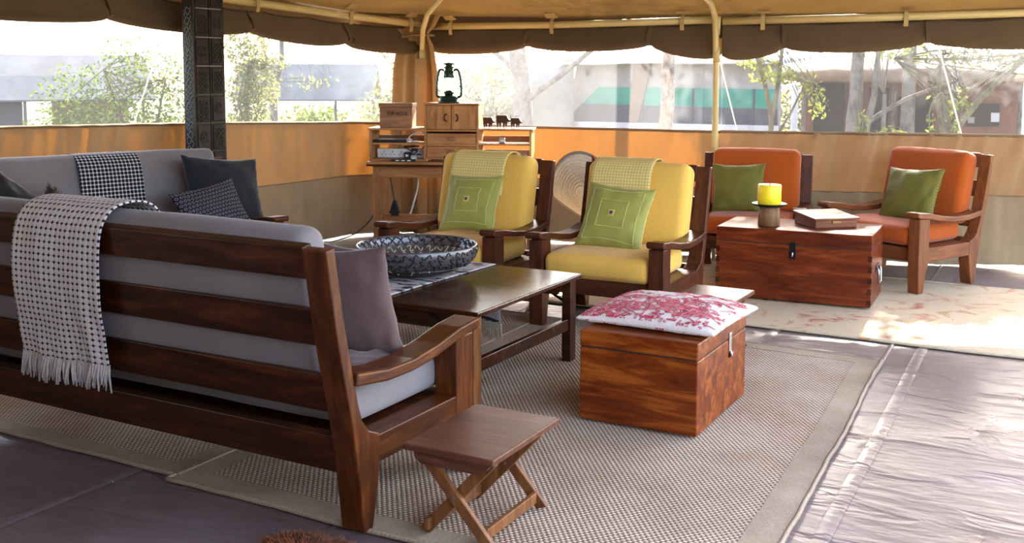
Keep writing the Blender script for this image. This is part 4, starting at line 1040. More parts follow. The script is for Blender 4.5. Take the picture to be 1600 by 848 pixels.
for k in range(90): flower(rg.uniform(-.95, .95), rg.uniform(-.97, .95), rg.uniform(.022, .045), rg.choice((fl1, fl1, fl2)))
def rim_flower(u, v, r, mbx):          # on the lower edge of the pad
    n = 5; a0 = rg.random()*6
    for k in range(n):
        a = a0+2*PI*k/n; c = []
        for da, rr in ((0, .15), (-.42, .75), (0, 1.0), (.42, .75)):
            uu = max(-1, min(1, u+r*rr*math.cos(a+da)*(1 if abs(v) > abs(u) else .35))); vv = max(-1, min(1, v+r*rr*math.sin(a+da)*(.35 if abs(v) > abs(u) else 1)))
            p = Vector(pad_pt(uu, vv, -1)); q = Vector((uu, vv, 0)).normalized(); c.append(p+q*.0015)
        mbx.add(c, [(0, 1, 2, 3)])
for k in range(46): rim_flower(rg.uniform(-.95, .95), -rg.uniform(.95, .995), rg.uniform(.03, .05), rg.choice((fl1, fl2)))
for k in range(40): rim_flower(rg.uniform(.95, .995), rg.uniform(-.95, .95), rg.uniform(.03, .05), rg.choice((fl1, fl2)))
for k in range(60): flower(rg.uniform(-.95, .95), -rg.uniform(.88, .985), rg.uniform(.02, .035), fl1)
tag(br.build('printed_branches', 'floral_pink', fp), kind='stuff'); tag(fl1.build('printed_flowers', 'floral_red', fp), kind='stuff'); tag(fl2.build('printed_buds', 'floral_pink', fp), kind='stuff')

# ------------------------------------------------------------------ bowl and runner on the coffee table
RX0, RX1 = -3.40, -2.88; TZ = .466
rp = [(3.905, TZ), (4.2, TZ+.001), (4.6, TZ+.001), (4.88, TZ), (4.936, TZ-.001), (4.955, TZ-.020), (4.962, .36), (4.968, .22), (4.972, .13)]
drape('table_runner', 'black and white patterned runner across the coffee table, fringed end hanging at the back', 'runner', 'runner_cloth', rp, ((RX0, RX1), (RX0-.01, RX1+.03)), seed=6.0, fringe=(0, .085), wav=0.0015, n=18, thick=.003)
bw = thing('carved_bowl', 'large black and grey carved bowl standing on the patterned runner', 'bowl', (-3.07, 4.49, TZ+.004))
prof_o = [(.0, 0), (.12, 0), (.135, .004), (.20, .022), (.265, .055), (.302, .095), (.312, .130), (.310, .152)]
prof_i = [(.302, .154), (.300, .130), (.288, .098), (.250, .062), (.19, .032), (.11, .016), (0, .012)]
MB().lathe(prof_o[:5], 64).build('lower_bowl', 'bowl_dark', bw, smooth=True)
MB().lathe(prof_o[4:]+[(.306, .156)]+prof_i[:5], 64).build('rim_band', 'bowl_grey', bw, smooth=True)
MB().lathe(prof_i[4:], 64).build('inside', 'bowl_dark', bw, smooth=True)
rg = random.Random(8); so = MB(); si = MB(); sp = MB()
def wall_r(z, inner):
    pr = prof_i[::-1] if inner else prof_o
    return float(np.interp(z, [q[1] for q in pr], [q[0] for q in pr]))
def squiggle(mb, a0, z0, da, dz, inner, r, ph):
    pts = []
    for i in range(9):
        t = i/8-.5; s_ = math.sin(t*2*PI)*.5
        a = a0+da*(t*math.cos(ph)-s_*math.sin(ph)*.8); z = max(.03, min(.148, z0+dz*(t*math.sin(ph)+s_*math.cos(ph)))); R = wall_r(z, inner)+(-.001 if inner else .001)
        pts.append((R*math.cos(a), R*math.sin(a), z))
    mb.tube(pts, r, 4)
for row, z0 in enumerate((.070, .098, .128)):
    for k in range(38): squiggle(so, 2*PI*(k+.5*(row % 2))/38+rg.uniform(-.03, .03), z0+rg.uniform(-.004, .004), .15, .026, False, .0042, rg.uniform(-.5, 1.2))
for row, z0 in enumerate((.055, .085, .115, .140)):
    for k in range(34): squiggle(si if row > 1 else sp, 2*PI*(k+.5*(row % 2))/34+rg.uniform(-.03, .03), z0, .16, .024, True, .0042, rg.uniform(-.5, 1.2))
for row, z0 in enumerate((.030, .048)):
    for k in range(40): squiggle(sp, 2*PI*(k+.3*row)/40, z0, .05, .012, False, .0022, rg.uniform(0, 3)) if rg.random() < .35 else None
tag(so.build('squiggle_relief', 'bowl_dark', bw, smooth=True), kind='stuff'); tag(si.build('squiggle_relief', 'bowl_dark', bw, smooth=True), kind='stuff'); tag(sp.build('squiggle_relief', 'bowl_pale', bw, smooth=True), kind='stuff')

# ------------------------------------------------------------------ on the chest
CZ = .4865
hd_ = thing('candle_holder', 'carved wooden candle stand with a flat dark saucer on the long chest', 'candle holder', (-1.945, 6.985, CZ))
MB().lathe([(.066, 0), (.072, .004), (.070, .06), (.068, .125), (.0, .126)], 28).build('stem', 'candle_wood', hd_, smooth=True)
MB().lathe([(0, .127), (.070, .127), (.105, .137), (.116, .148), (.112, .151), (.07, .142), (0, .139)], 32).build('saucer', 'black_metal', hd_, smooth=True)
cd = thing('pillar_candle', 'thick yellow pillar candle on the carved stand', 'candle', (-1.945, 6.985, CZ+.143))
MB().lathe([(.0, 0), (.074, 0), (.077, .004), (.077, .128), (.073, .133), (.05, .128), (.0, .126)], 32).build('wax', 'candle_wax', cd, smooth=True)
MB().tube([(0, 0, .126), (.001, 0, .138), (.004, 0, .147)], .003, 6).build('wick', 'wick', cd)
db = thing('document_box', 'flat wooden document box with a sloping lid on the long chest', 'box', (-1.625, 7.205, CZ), R_(43))
MB().prism([(-.14, 0), (.14, 0), (.14, .07), (-.14, .05)], -.15, .15).build('case', 'document_box_wood', db, 0.003)
MB().prism([(-.155, .052), (.150, .072), (.150, .088), (-.155, .066)], -.163, .163).build('lid', 'document_box_wood', db, 0.004)
MB().box(-.03, .03, -.147, -.139, .030, .046).build('clasp', 'brass', db, 0.001)

# ------------------------------------------------------------------ on and under the desk
tb = thing('tip_box', 'brown wooden box lettered TIP BOX on the left shelf of the desk organiser', 'box', on_desk(-.512, -.07, 1.032), dr)
MB().box(-.140, .140, -.085, .085, 0, .170).build('body', 'tip_box_wood', tb, 0.003)
MB().box(-.146, .146, -.091, .091, .172, .208).build('lid', 'tip_box_wood', tb, 0.004)
cu = bpy.data.curves.new('lettering', 'FONT'); cu.body = 'TIP BOX'; cu.size = .043; cu.extrude = .001; cu.align_x = 'CENTER'; cu.space_character = 1.12; cu.offset = .0012
to = bpy.data.objects.new('lettering_source', cu); COL.objects.link(to)
dg = bpy.context.evaluated_depsgraph_get(); me = bpy.data.meshes.new_from_object(to.evaluated_get(dg)); COL.objects.unlink(to); bpy.data.objects.remove(to)
me.transform(Matrix.Translation((.012, -.0862, .105)) @ Matrix.Rotation(PI/2, 4, 'X')); me.materials.clear(); me.materials.append(MATS['ink'])
le = bpy.data.objects.new('lettering', me); COL.objects.link(le); le.parent = tb

ln = thing('hurricane_lantern', 'dark green hurricane lantern on top of the desk organiser', 'lantern', on_desk(-.075, -.05, 1.242), dr)
MB().lathe([(0, 0), (.092, 0), (.096, .006), (.092, .012), (.082, .016), (.082, .045), (.070, .056), (.040, .062), (.0, .062)], 32).build('fuel_tank', 'lantern_green', ln, smooth=True)
MB().lathe([(.034, .060), (.036, .075), (.046, .080), (.046, .088), (.030, .094), (.018, .104), (0, .106)], 24).build('burner', 'lantern_green', ln, smooth=True)
MB().lathe([(.040, .090), (.052, .105), (.058, .128), (.055, .155), (.045, .185), (.040, .215), (.0385, .215), (.0435, .185), (.0535, .155), (.0565, .128), (.0505, .105), (.0385, .091)], 32).build('glass_globe', 'lantern_glass', ln, smooth=True)
MB().lathe([(.045, .212), (.048, .225), (.042, .240), (.044, .262), (.034, .272), (.034, .288), (.046, .292), (.046, .300), (.030, .306), (.028, .318), (.052, .322), (.054, .330), (.02, .338), (0, .339)], 28).build('chimney', 'lantern_green', ln, smooth=True)
for s in (-1, 1):
    MB().tube(fit([(s*.070, 0, .045), (s*.098, 0, .055), (s*.106, 0, .085), (s*.103, 0, .16), (s*.092, 0, .235), (s*.082, 0, .268), (s*.064, 0, .280), (s*.040, 0, .272)], 5), .0105, 10).build('side_tube', 'lantern_green', ln, smooth=True)
    MB().tube([(s*.018, s*.05, .10), (s*.02, s*.06, .16), (s*.016, s*.05, .215)], .0025, 5).build('globe_wire', 'lantern_green', ln)
MB().tube([(-.096, -.02, .225)]+[(.115*math.cos(a), -.02-.03*math.sin(a), .22-.155*math.sin(a)) for a in np.linspace(PI, 0, 15)]+[(.096, -.02, .225)], .0022, 5).build('bail_handle', 'black_metal', ln, smooth=True)

WG = 'scrap metal warthogs on the desk organiser'
def warthog(label, x, h, tail, seed):
    t = thing('warthog_figurine', label, 'figurine', on_desk(x, -.10, 1.032), dr, WG); k = h/.100; g = .80*(k+.15); rg = random.Random(seed)
    body = MB(); body.prism([(-.040*g, .040*k), (-.025*g, .034*k), (.018*g, .034*k), (.030*g, .042*k), (.044*g, .038*k), (.058*g, .042*k), (.060*g, .050*k), (.044*g, .057*k), (.036*g, .068*k), (.030*g, .082*k), (-.035*g, .082*k), (-.046*g, .072*k)], -.020, .020, 'y')
    body.build('body', 'rust_metal', t, .004, segs=2)
    for lx in (-.034, -.016, .010, .026):
        for yy in (-.018, .010): MB().prism([((lx-.009)*g, .046*k), ((lx+.009)*g, .046*k), ((lx+.003)*g, 0), ((lx-.001)*g, 0)], yy, yy+.008, 'y').build('leg', 'rust_metal', t)
    sp_ = MB()
    for q in range(9): xx = lerp(-.04, .032, q/8)*g; sp_.tube([(xx, 0, .080*k), (xx-.004+rg.uniform(-.003, .003), 0, .097*k+rg.uniform(0, .010))], [.0024, .0010], 4)
    sp_.build('bristles', 'rust_metal', t)
    for s in (-1, 1): MB().tube([(.048*g, s*.018, .046*k), (.060*g, s*.028, .050*k), (.062*g, s*.030, .062*k)], [.003, .003, .001], 5).build('tusk', 'rust_metal', t)
    MB().tube([(-.042*g, 0, .076*k), (-.047*g, 0, .096*k), (-.044*g, 0, (.128 if tail else .110)*k)], .0022, 4).build('tail', 'rust_metal', t)
warthog('left of the three scrap metal warthogs beside the cabinet', .268, .112, False, 1)
warthog('tallest scrap metal warthog, in the middle with a raised tail', .388, .135, True, 2)
warthog('right of the three scrap metal warthogs, the smallest and darkest', .500, .108, False, 3)

def dthing(name, label, cat, x, y, z, group=None, rz=0): return thing(name, label, cat, on_desk(x, y, z), dr+rz, group)
ps = dthing('power_strip', 'white power strip in the lower left shelf of the organiser', 'power strip', -.50, -.02, .770)
MB().box(-.20, .20, -.03, .03, 0, .078).build('housing', 'white_plastic', ps, .006)
for k in range(5):
    o = MB().box(-.165+k*.075, -.115+k*.075, -.033, -.029, .014, .064).build('socket', 'white_plastic', ps, .002)
    MB().box(-.144+k*.075, -.136+k*.075, -.0345, -.032, .044, .056).build('pin_slot', 'ink', o); MB().box(-.156+k*.075, -.150+k*.075, -.0345, -.032, .024, .034).build('pin_slot', 'ink', o); MB().box(-.130+k*.075, -.124+k*.075, -.0345, -.032, .024, .034).build('pin_slot', 'ink', o)
def cable(name, label, pts, r, mat, parent=None, group=None):
    P = fit(pts, 6); b = Vector(min(P, key=lambda q: q.z)); mb = MB(); mb.tube([p-b for p in P], r, 6)
    o = mb.build(name, mat, smooth=True); o.location = b; return tag(o, label, 'cable', group)
cg = 'chargers plugged into the power strip'
for k, (x, m) in enumerate(((-.43, 'black_plastic'), (-.355, 'grey_plastic'), (-.37, 'black_plastic'))):
    c = dthing('charger', ['black charger plugged into the middle of the power strip', 'grey charger on the desk edge in front of the power strip', 'black adapter at the right end of the power strip'][k], 'charger', x, (-.085, -.165, -.075)[k], (.772, .752, .800)[k], cg)
    MB().box(-.026, .026, -.02, .02, 0, .05).build('case', m, c, .004); MB().box(-.012, .012, -.024, -.02, .012, .03).build('label_patch', 'white_plastic', c)
md = dthing('modem', 'flat black device on the desk edge below the power strip', 'device', -.44, -.205, .751); MB().box(-.10, .10, -.03, .03, 0, .022).build('case', 'black_plastic', md, .004)
for k in range(3): MB().box(-.06+k*.05, -.03+k*.05, -.0315, -.029, .006, .014).build('status_light', 'white_plastic', md)
lp = dthing('tablet', 'dark flat tablet on the upper left shelf of the organiser', 'tablet', -.57, -.04, .906); MB().box(-.145, .145, -.09, .09, 0, .022).build('case', 'black_plastic', lp, .004); MB().box(-.135, .135, -.08, .08, .022, .023).build('screen', 'ink', lp)
rl = dthing('reading_light', 'white bent reading light on the upper left shelf', 'lamp', -.37, -.06, .906)
MB().box(-.03, .03, -.03, .03, 0, .012).build('base', 'white_plastic', rl, .003); MB().tube(fit([(-.02, 0, .010), (-.05, 0, .035), (0, -.02, .075), (.07, -.03, .082)], 6), .006, 8).build('gooseneck', 'white_plastic', rl, smooth=True); MB().lathe([(0, 0), (.016, .002), (.014, .012), (0, .014)], 16).build('lamp_head', 'white_plastic', rl, xf=Matrix.Translation((.075, -.03, .076)))
adp = dthing('adapter', 'small silver adapter on the upper right shelf', 'adapter', .385, -.10, .906); MB().box(-.026, .026, -.018, .018, 0, .045).build('case', 'steel', adp, .006); MB().box(-.012, .012, -.020, -.018, .010, .030).build('face', 'white_plastic', adp)
rt = dthing('router', 'grey flat router on the lower right shelf', 'router', .46, -.05, .770); MB().box(-.12, .12, -.08, .08, 0, .040).build('case', 'grey_plastic', rt, .010); MB().box(-.10, .10, -.0815, -.079, .014, .022).build('vent_slot', 'ink', rt)
bk_ = dthing('gadget_pouch', 'black pouch of cables on the lower right shelf next to the cabinet', 'pouch', .285, -.06, .770); cushion('pouch_body', 'black_cotton', bk_, (.12, .12, .06), (0, 0, .03), r=.025, seed=3)
def dcable(name, label, pts, r, mat): return cable(name, label, [on_desk(*p) for p in pts], r, mat)
dcable('cable', 'black cable loops tangled on top of the power strip', [(-.45, -.02, .86), (-.38, -.05, .872), (-.34, -.03, .868), (-.40, -.0, .862), (-.47, -.04, .866), (-.42, -.10, .85), (-.36, -.13, .82), (-.31, -.10, .80)], .005, 'black_plastic')
dcable('cable', 'grey cable curling up from the power strip to the cabinet side', [(-.37, -.10, .80), (-.33, -.14, .82), (-.295, -.10, .86), (-.285, -.06, .875)], .005, 'grey_plastic')
dcable('cable', 'pair of black cables hanging from the desk to a plug below', [(-.60, -.05, .70), (-.585, -.06, .60), (-.565, -.06, .48), (-.552, -.06, .40)], .006, 'black_plastic')
pg = dthing('plug', 'black mains plug hanging on the cables under the desk', 'plug', -.548, -.06, .29); MB().prism([(-.05, 0), (.05, 0), (.03, .06), (.012, .115), (-.012, .115), (-.03, .06)], -.02, .02, 'y').build('body', 'black_plastic', pg, .005); MB().box(-.03, .03, -.015, .015, -.02, 0).build('pins', 'black_plastic', pg)
dcable('cable', 'white cable dropping from the desk in front of the canvas', [(-.33, .10, .70), (-.37, .10, .62), (-.38, .10, .50), (-.41, .09, .38), (-.44, .08, .28), (-.47, .06, .20)], .008, 'white_plastic')
cable('cable', 'thin black cable running from the left tent wall to the desk', [(-5.98, 7.3, .012), (-5.85, 7.28, .03), (-5.68, 7.36, .10), (-5.60, 7.45, .20), (-5.56, 7.52, .30)], .006, 'black_plastic')
cable('cable', 'coil of white cable on the floor under the writing desk', [(-4.9+.10*math.cos(a)*(1-.02*a), 7.45+.08*math.sin(a), .012+.004*a) for a in np.linspace(0, 12, 22)], .006, 'white_plastic')

# ------------------------------------------------------------------ round woven fan and cloth behind the right yellow armchair
wf = thing('woven_basket', 'round pale woven basket leaning behind the right yellow armchair', 'basket', (-3.20, 6.90, .30), rot=(R_(4), R_(-12), R_(20)))
def fan_pt(r, a, dy=0.0):
    x = r*math.cos(a); z = r*math.sin(a)*1.35; q = max(0.0, -z/.28); w = 1-.72*min(1, q)**.8
    return (x*w*1.05+.10*q*q, -.07*(1-(r/.205)**2)+.05+dy, .36+z)
mb = MB(); mb.grid([[fan_pt(i/12*.205, a) for a in np.linspace(0, 2*PI, 37)] for i in range(13)], flip=True); mb.build('woven_disc', 'straw', wf, smooth=True, solid=.012)
mb = MB(); mb.tube([fan_pt(.205, a) for a in np.linspace(0, 2*PI, 49)], .013, 8); mb.build('rim', 'hem_cord', wf, smooth=True)
for q in range(2, 12):
    mb = MB(); mb.tube([fan_pt(q/12*.205, a, -.008) for a in np.linspace(0, 2*PI, 33)], .005, 5); mb.build('coil', 'straw', wf, smooth=True)
mb = MB(); mb.tube([(.10, .05, .10), (.12, .05, -.10), (.14, .05, -.29)], .018, 8); mb.build('stem', 'straw', wf, smooth=True)
sc_ = thing('striped_cloth', 'red and green striped cloth tip sticking up behind the right yellow armchair', 'cloth', (-2.99, 6.62, .72))
for k, (m, a, b) in enumerate((('stripe_red', -.09, -.035), ('stripe_rust', -.035, .0), ('stripe_green', .0, .04), ('stripe_pink', .04, .16))):
    def hz(x): return .205-.35*(x+.09)+.03*math.sin(x*40) if x < .08 else .145-.35*.0+.02*math.sin(x*60)
    mb = MB(); rows = []
    for i in range(7):
        x = lerp(a, b, i/6); rows.append([(x, .02*nz(x*20, z*9)+.015*math.sin(x*50), (z*hz(x) if z >= 0 else z*.69)) for z in (-1, -.5, 0, .25, .5, .75, 1)])
    mb.grid(rows); mb.build('stripe', m, sc_, smooth=True, solid=.012)
# ------------------------------------------------------------------ shaggy hide at the foot of the near sofa
hf = thing('hide_rug', 'tip of a shaggy red-brown hide on the floor by the near sofa foot', 'hide', (-2.11, 2.475, .004))
mb = MB(); rows = []
for i in range(9):
    r = i/8*.13; rows.append([(r*math.cos(a)*1.25, r*math.sin(a)*.8, .022*(1-(r/.13)**2)+.003) for a in np.linspace(0, 2*PI, 25)])
mb.grid(rows, flip=True); mb.build('skin', 'hide_fur', hf, smooth=True)
mb = MB(); rg = random.Random(2)
for k in range(1500):
    r = .13*math.sqrt(rg.random()); a = rg.uniform(0, 2*PI); p = Vector((r*math.cos(a)*1.25, r*math.sin(a)*.8, .022*(1-(r/.13)**2)+.002)); d = Vector((math.cos(a)*.8+rg.uniform(-.5, .5), math.sin(a)*.8+rg.uniform(-.5, .5)+.3, rg.uniform(.3, 1.0))).normalized()*rg.uniform(.02, .045)
    mb.tube([p, p+d*.6, p+d+Vector((0, 0, -.008))], [.002, .0015, .0005], 3, False)
tag(mb.build('fur', 'hide_fur', hf), kind='stuff')

# ------------------------------------------------------------------ outdoors: camp ground, tents, trees
gr = structure('ground'); mb = MB(); rows = []
for i in range(61):
    row = []
    for j in range(61):
        x = lerp(-60, 60, i/60); y = lerp(-30, 80, j/60); row.append((x, y, -0.10+0.05*nz(x*.2, y*.2)))
    rows.append(row)
mb.grid(rows); mb.build('dry_earth', 'dry_ground', gr, smooth=True)

def leaves(parent, blobs, n, size, mat, seed, name='foliage', flat=0.0):
    """leaf clusters: small bent leaves scattered through ellipsoid clumps, one mesh"""
    rg = np.random.default_rng(seed); tot = sum(b[3]*b[4]*b[5] for b in blobs) or 1
    V = []; 
    for cx, cy, cz, rx_, ry_, rz_ in blobs:
        m = max(4, int(n*rx_*ry_*rz_/tot)); d = rg.normal(size=(m, 3)); d /= np.linalg.norm(d, axis=1)[:, None]
        r = rg.random((m, 1))**0.45; V.append(d*r*np.array([rx_, ry_, rz_])+np.array([cx, cy, cz]))
    c = np.concatenate(V); m = len(c)
    # gather leaves into tufts
    k = rg.integers(0, m, m); c = c*0.45+c[k]*0.55*0+c*0.55
    a = rg.normal(size=(m, 3)); a /= np.linalg.norm(a, axis=1)[:, None]; b = rg.normal(size=(m, 3)); b -= a*(a*b).sum(1)[:, None]; b /= np.linalg.norm(b, axis=1)[:, None]
    s = (size*rg.uniform(.6, 1.3, (m, 1)))
    P = np.stack([c-a*s, c+b*s*.42, c+a*s, c-b*s*.42], 1).reshape(-1, 3)
    me = bpy.data.meshes.new(name); me.vertices.add(4*m); me.vertices.foreach_set('co', P.ravel().astype(np.float32))
    me.loops.add(4*m); me.loops.foreach_set('vertex_index', np.arange(4*m, dtype=np.int32)); me.polygons.add(m)
    me.polygons.foreach_set('loop_start', np.arange(0, 4*m, 4, dtype=np.int32)); me.update(); me.validate()
    me.materials.append(MATS[mat]); o = bpy.data.objects.new(name, me); COL.objects.link(o); o.parent = parent; o['kind'] = 'stuff'
    return o
def tree(name, label, loc, trunks, blobs, n=3000, size=.05, leaf='leaf_green', bk='bark_grey', seed=1, cat='tree', group=None, twigs=24):
    t = thing(name, label, cat, (loc[0], loc[1], -0.08), group=group); rg = random.Random(seed)
    for i, (path, r0, r1) in enumerate(trunks):
        P = fit(path, 4); m = len(P); rr = [lerp(r0, r1, k/(m-1))*(1+.10*nz(k*.9, seed)) for k in range(m)]
        P = [p+Vector((.03*nz(p.z*2, seed), .03*nz(p.z*2, seed+5), 0))*min(1, p.z) for p in P]
        mb = MB(); mb.tube(P, rr, 9); mb.build('trunk' if i == 0 else 'branch', bk, t, smooth=True)
    if blobs:
        tw = MB()
        for k in range(twigs):
            b = rg.choice(blobs); src = rg.choice(trunks)[0][-1] if trunks else (b[0], b[1], 0)
            p1 = Vector((b[0]+rg.uniform(-.9, .9)*b[3], b[1]+rg.uniform(-.9, .9)*b[4], b[2]+rg.uniform(-.8, .8)*b[5])); p0 = Vector(src); q = p0.lerp(p1, .5)+Vector((rg.uniform(-.2, .2), rg.uniform(-.2, .2), rg.uniform(-.1, .3)))*(p1-p0).length*.35
            tw.tube(fit([p0, q, p1], 4), [.007]*4+[.005]*4+[.003], 4)
        if trunks: tag(tw.build('twigs', bk, t, smooth=True), kind='stuff')
        leaves(t, blobs, n, size, leaf, seed)
    return t
# trees and shrubs seen through the left screen
tree('leafy_shrub', 'bushy green shrub outside the left screen, left of the carved post', (-9.62, 8.35), [([(0, 0, 0), (.05, .05, .5), (-.1, 0, 1.1), (-.25, -.1, 1.6)], .03, .012), ([(.1, .1, 0), (.2, .2, .8), (.3, .3, 1.5)], .025, .01)],
     [(-.25, -.35, 1.25, .5, .6, .45), (.25, .3, 1.35, .55, .7, .45), (0, 0, .8, .9, .9, .45), (.1, 0, 1.75, .35, .4, .25), (-.45, -.6, 1.05, .3, .35, .2), (.35, .5, .7, .5, .5, .4)], 7500, .028, 'leaf_green', 'bark_olive', 11, 'shrub')
tree('leafy_shrub', 'tall narrow green shrub outside, just right of the carved post', (-9.15, 9.76), [([(0, 0, 0), (0, 0, .8), (.03, .03, 1.7)], .035, .012)],
     [(0, 0, 1.9, .28, .3, .4), (.05, .05, 1.35, .33, .35, .4), (.02, 0, .85, .30, .35, .4), (.2, .2, 1.7, .25, .25, .12)], 5000, .028, 'leaf_pale', 'bark_olive', 12, 'shrub')
tree('forked_tree', 'slim grey tree with a forked trunk in front of the far tent', (-10.94, 12.22), [([(0, 0, 0), (.02, 0, .8), (-.02, 0, 1.45)], .075, .07), ([(-.02, 0, 1.42), (-.10, -.05, 1.65), (-.12, -.07, 2.1), (-.2, -.1, 3.0)], .05, .03), ([(-.02, 0, 1.40), (.10, .06, 1.62), (.13, .08, 2.1), (.2, .1, 3.0)], .05, .03)],
     [(0, 0, 3.4, 1.2, 1.2, .5), (.45, .35, 1.42, .5, .4, .14), (-.35, -.3, 1.75, .4, .4, .1)], 1500, .045, 'leaf_pale', 'bark_grey', 13)
tree('pale_bush', 'hazy pale bush outside, between the far tent and the corner curtain', (-11.5, 16.6), [([(0, 0, 0), (0, 0, 1.2)], .06, .03)], [(0, 0, 1.3, .7, .7, .6), (.5, .3, .8, .6, .6, .6), (-.4, -.3, .8, .6, .6, .5), (.1, 0, 1.95, .8, .8, .3)], 3000, .05, 'leaf_pale', 'bark_grey', 14, 'bush')
tree('pale_bush', 'low dark-leaved bush under the far tent', (-15.6, 22.0), [], [(0, 0, .5, 1.1, .8, .55), (1.3, .7, .45, .9, .7, .5), (-1.8, -1.0, .4, 1.0, .7, .4)], 2600, .07, 'leaf_green', 'bark_grey', 15, 'bush')
# acacias seen through the back screen
tree('acacia_tree', 'hazy thick-trunked tree outside, above the warthog figurines', (-6.72, 12.28), [([(0, 0, 0), (.02, 0, .8), (.0, 0, 1.4), (-.05, -.03, 1.8), (-.1, -.05, 2.6)], .135, .11), ([(0, 0, 1.15), (.35, -.15, 1.36), (.75, -.35, 1.55), (1.3, -.5, 1.9)], .045, .03), ([(-.03, 0, 1.5), (-.35, .2, 1.72), (-.8, .4, 1.95)], .05, .03)],
     [(-.1, 0, 3.3, 1.7, 1.5, .5), (.4, -.2, 1.72, .35, .3, .10), (-.55, .3, 1.62, .45, .4, .14), (-.5, .1, 1.25, .3, .3, .12)], 1800, .045, 'leaf_pale', 'bark_grey', 16, twigs=34)
tree('pale_bush', 'wispy pale bush outside, right of the lantern', (-7.9, 13.4), [([(0, 0, 0), (.05, 0, .9)], .04, .02)], [(0, 0, 1.0, .6, .5, .5), (.3, -.2, 1.5, .6, .5, .25), (-.3, .2, 1.5, .5, .5, .25)], 1500, .045, 'leaf_pale', 'bark_grey', 17, 'bush', twigs=40)
tree('spotted_tree', 'straight tree trunk with pale blotchy bark in front of the teal-banded tent', (-3.80, 9.90), [([(0, 0, 0), (-.02, 0, .7), (0, 0, 1.2), (.02, 0, 1.8), (.03, 0, 3.4)], .078, .060)], [(.1, .5, 3.5, 1.0, 1.0, .5)], 500, .05, 'leaf_lime', 'bark_spotted', 18)
tree('pale_bush', 'added bush standing in for the shade between the safari tent and the brown hut', (-3.75, 15.6), [], [(0, 0, .8, .5, .4, .8), (-.4, .3, 1.0, .5, .4, .7)], 1800, .045, 'leaf_pale', 'bark_grey', 31, 'bush')  # bush added to darken a bright gap where only shade belongs
# right screen
tree('slender_tree', 'slender twin-stemmed thorn tree with lime leaves outside, right of the upright tube', (-2.90, 10.40), [([(0, 0, 0), (0, .0, .9), (.0, 0, 1.15), (-.05, 0, 1.4), (-.13, -.05, 1.75), (-.2, -.1, 2.3)], .028, .018), ([(.0, 0, 1.1), (.04, .02, 1.35), (.08, .05, 1.8), (.12, .1, 2.5)], .024, .016), ([(.02, .0, .9), (.18, .08, 1.2), (.30, .12, 1.5)], .014, .008)],
     [(.05, 0, 1.55, .30, .2, .10), (.35, .15, 1.42, .14, .12, .16), (-.15, -.05, 1.68, .25, .2, .06), (.42, .2, 1.25, .10, .1, .14)], 420, .030, 'leaf_lime', 'bark_olive', 19, twigs=26)
tree('thorn_tree', 'grey thorn tree with several trunks outside, between the two orange chairs', (-2.42, 11.85), [([(0, 0, 0), (.0, 0, .9), (.02, .02, 1.3), (.04, 0, 1.8), (.05, 0, 2.6)], .085, .06), ([(.05, 0, .5), (.14, .04, 1.0), (.20, .06, 1.35), (.24, .08, 1.9)], .05, .025), ([(.22, .1, 0), (.30, .1, .8), (.30, .1, 1.35)], .035, .02), ([(.1, 0, 1.0), (.5, .2, 1.3), (1.0, .4, 1.5)], .03, .012)],
     [(.5, .2, 1.80, .7, .4, .10), (.25, 0, 2.75, .9, .8, .32), (-.2, .1, 2.6, .6, .7, .30)], 1500, .035, 'leaf_lime', 'bark_grey', 20, twigs=40)
tree('thorn_tree', 'leaning thorn tree with arching twigs outside, above the right orange chair', (-1.38, 11.28), [([(0, 0, 0), (.05, .0, .9), (.20, .08, 1.22), (.42, .2, 1.5), (.75, .35, 1.8)], .04, .02), ([(-.05, 0, 0), (-.05, .05, .9), (-.12, .1, 1.3), (-.1, .1, 1.7)], .03, .015), ([(.2, .1, 1.2), (-.1, .0, 1.5), (-.5, -.2, 1.72)], .02, .01)],
     [(.3, .1, 1.72, 1.0, .5, .12), (.0, .0, 1.35, .25, .2, .12), (.9, .4, 1.60, .5, .4, .12), (.4, .3, 2.7, .8, .8, .22)], 1500, .032, 'leaf_pale', 'bark_olive', 21, twigs=60)
tree('lime_shrub', 'lime green shrub peeping over the right wall behind the right orange chair', (-1.80, 10.46), [([(0, 0, 0), (0, 0, .9)], .02, .01)], [(0, 0, .93, .22, .2, .16), (.12, .05, .85, .25, .2, .16)], 420, .034, 'leaf_lime', 'bark_olive', 22, 'shrub', twigs=8)
tree('lime_shrub', 'climbing lime leaves on a twig left of the lime shrub', (-2.02, 10.36), [([(0, 0, 0), (.02, 0, .8), (0, 0, 1.2)], .012, .006)], [(0, 0, 1.05, .06, .06, .20), (.02, 0, .80, .06, .06, .15)], 130, .030, 'leaf_lime', 'bark_olive', 23, 'shrub', twigs=6)
tree('lime_shrub', 'thin lime shrub with climbing leaves below the leaning thorn tree', (-1.33, 10.75), [([(0, 0, 0), (.0, 0, .9), (.12, .04, 1.3)], .014, .007), ([(-.1, -.05, .6), (-.14, -.07, 1.2), (-.05, -.03, 1.4)], .01, .006)], [(-.13, -.06, 1.05, .06, .06, .25), (.10, .03, 1.28, .14, .1, .09), (-.05, 0, .85, .25, .2, .10), (.06, .02, 1.08, .08, .08, .14)], 330, .030, 'leaf_lime', 'bark_olive', 24, 'shrub', twigs=14)
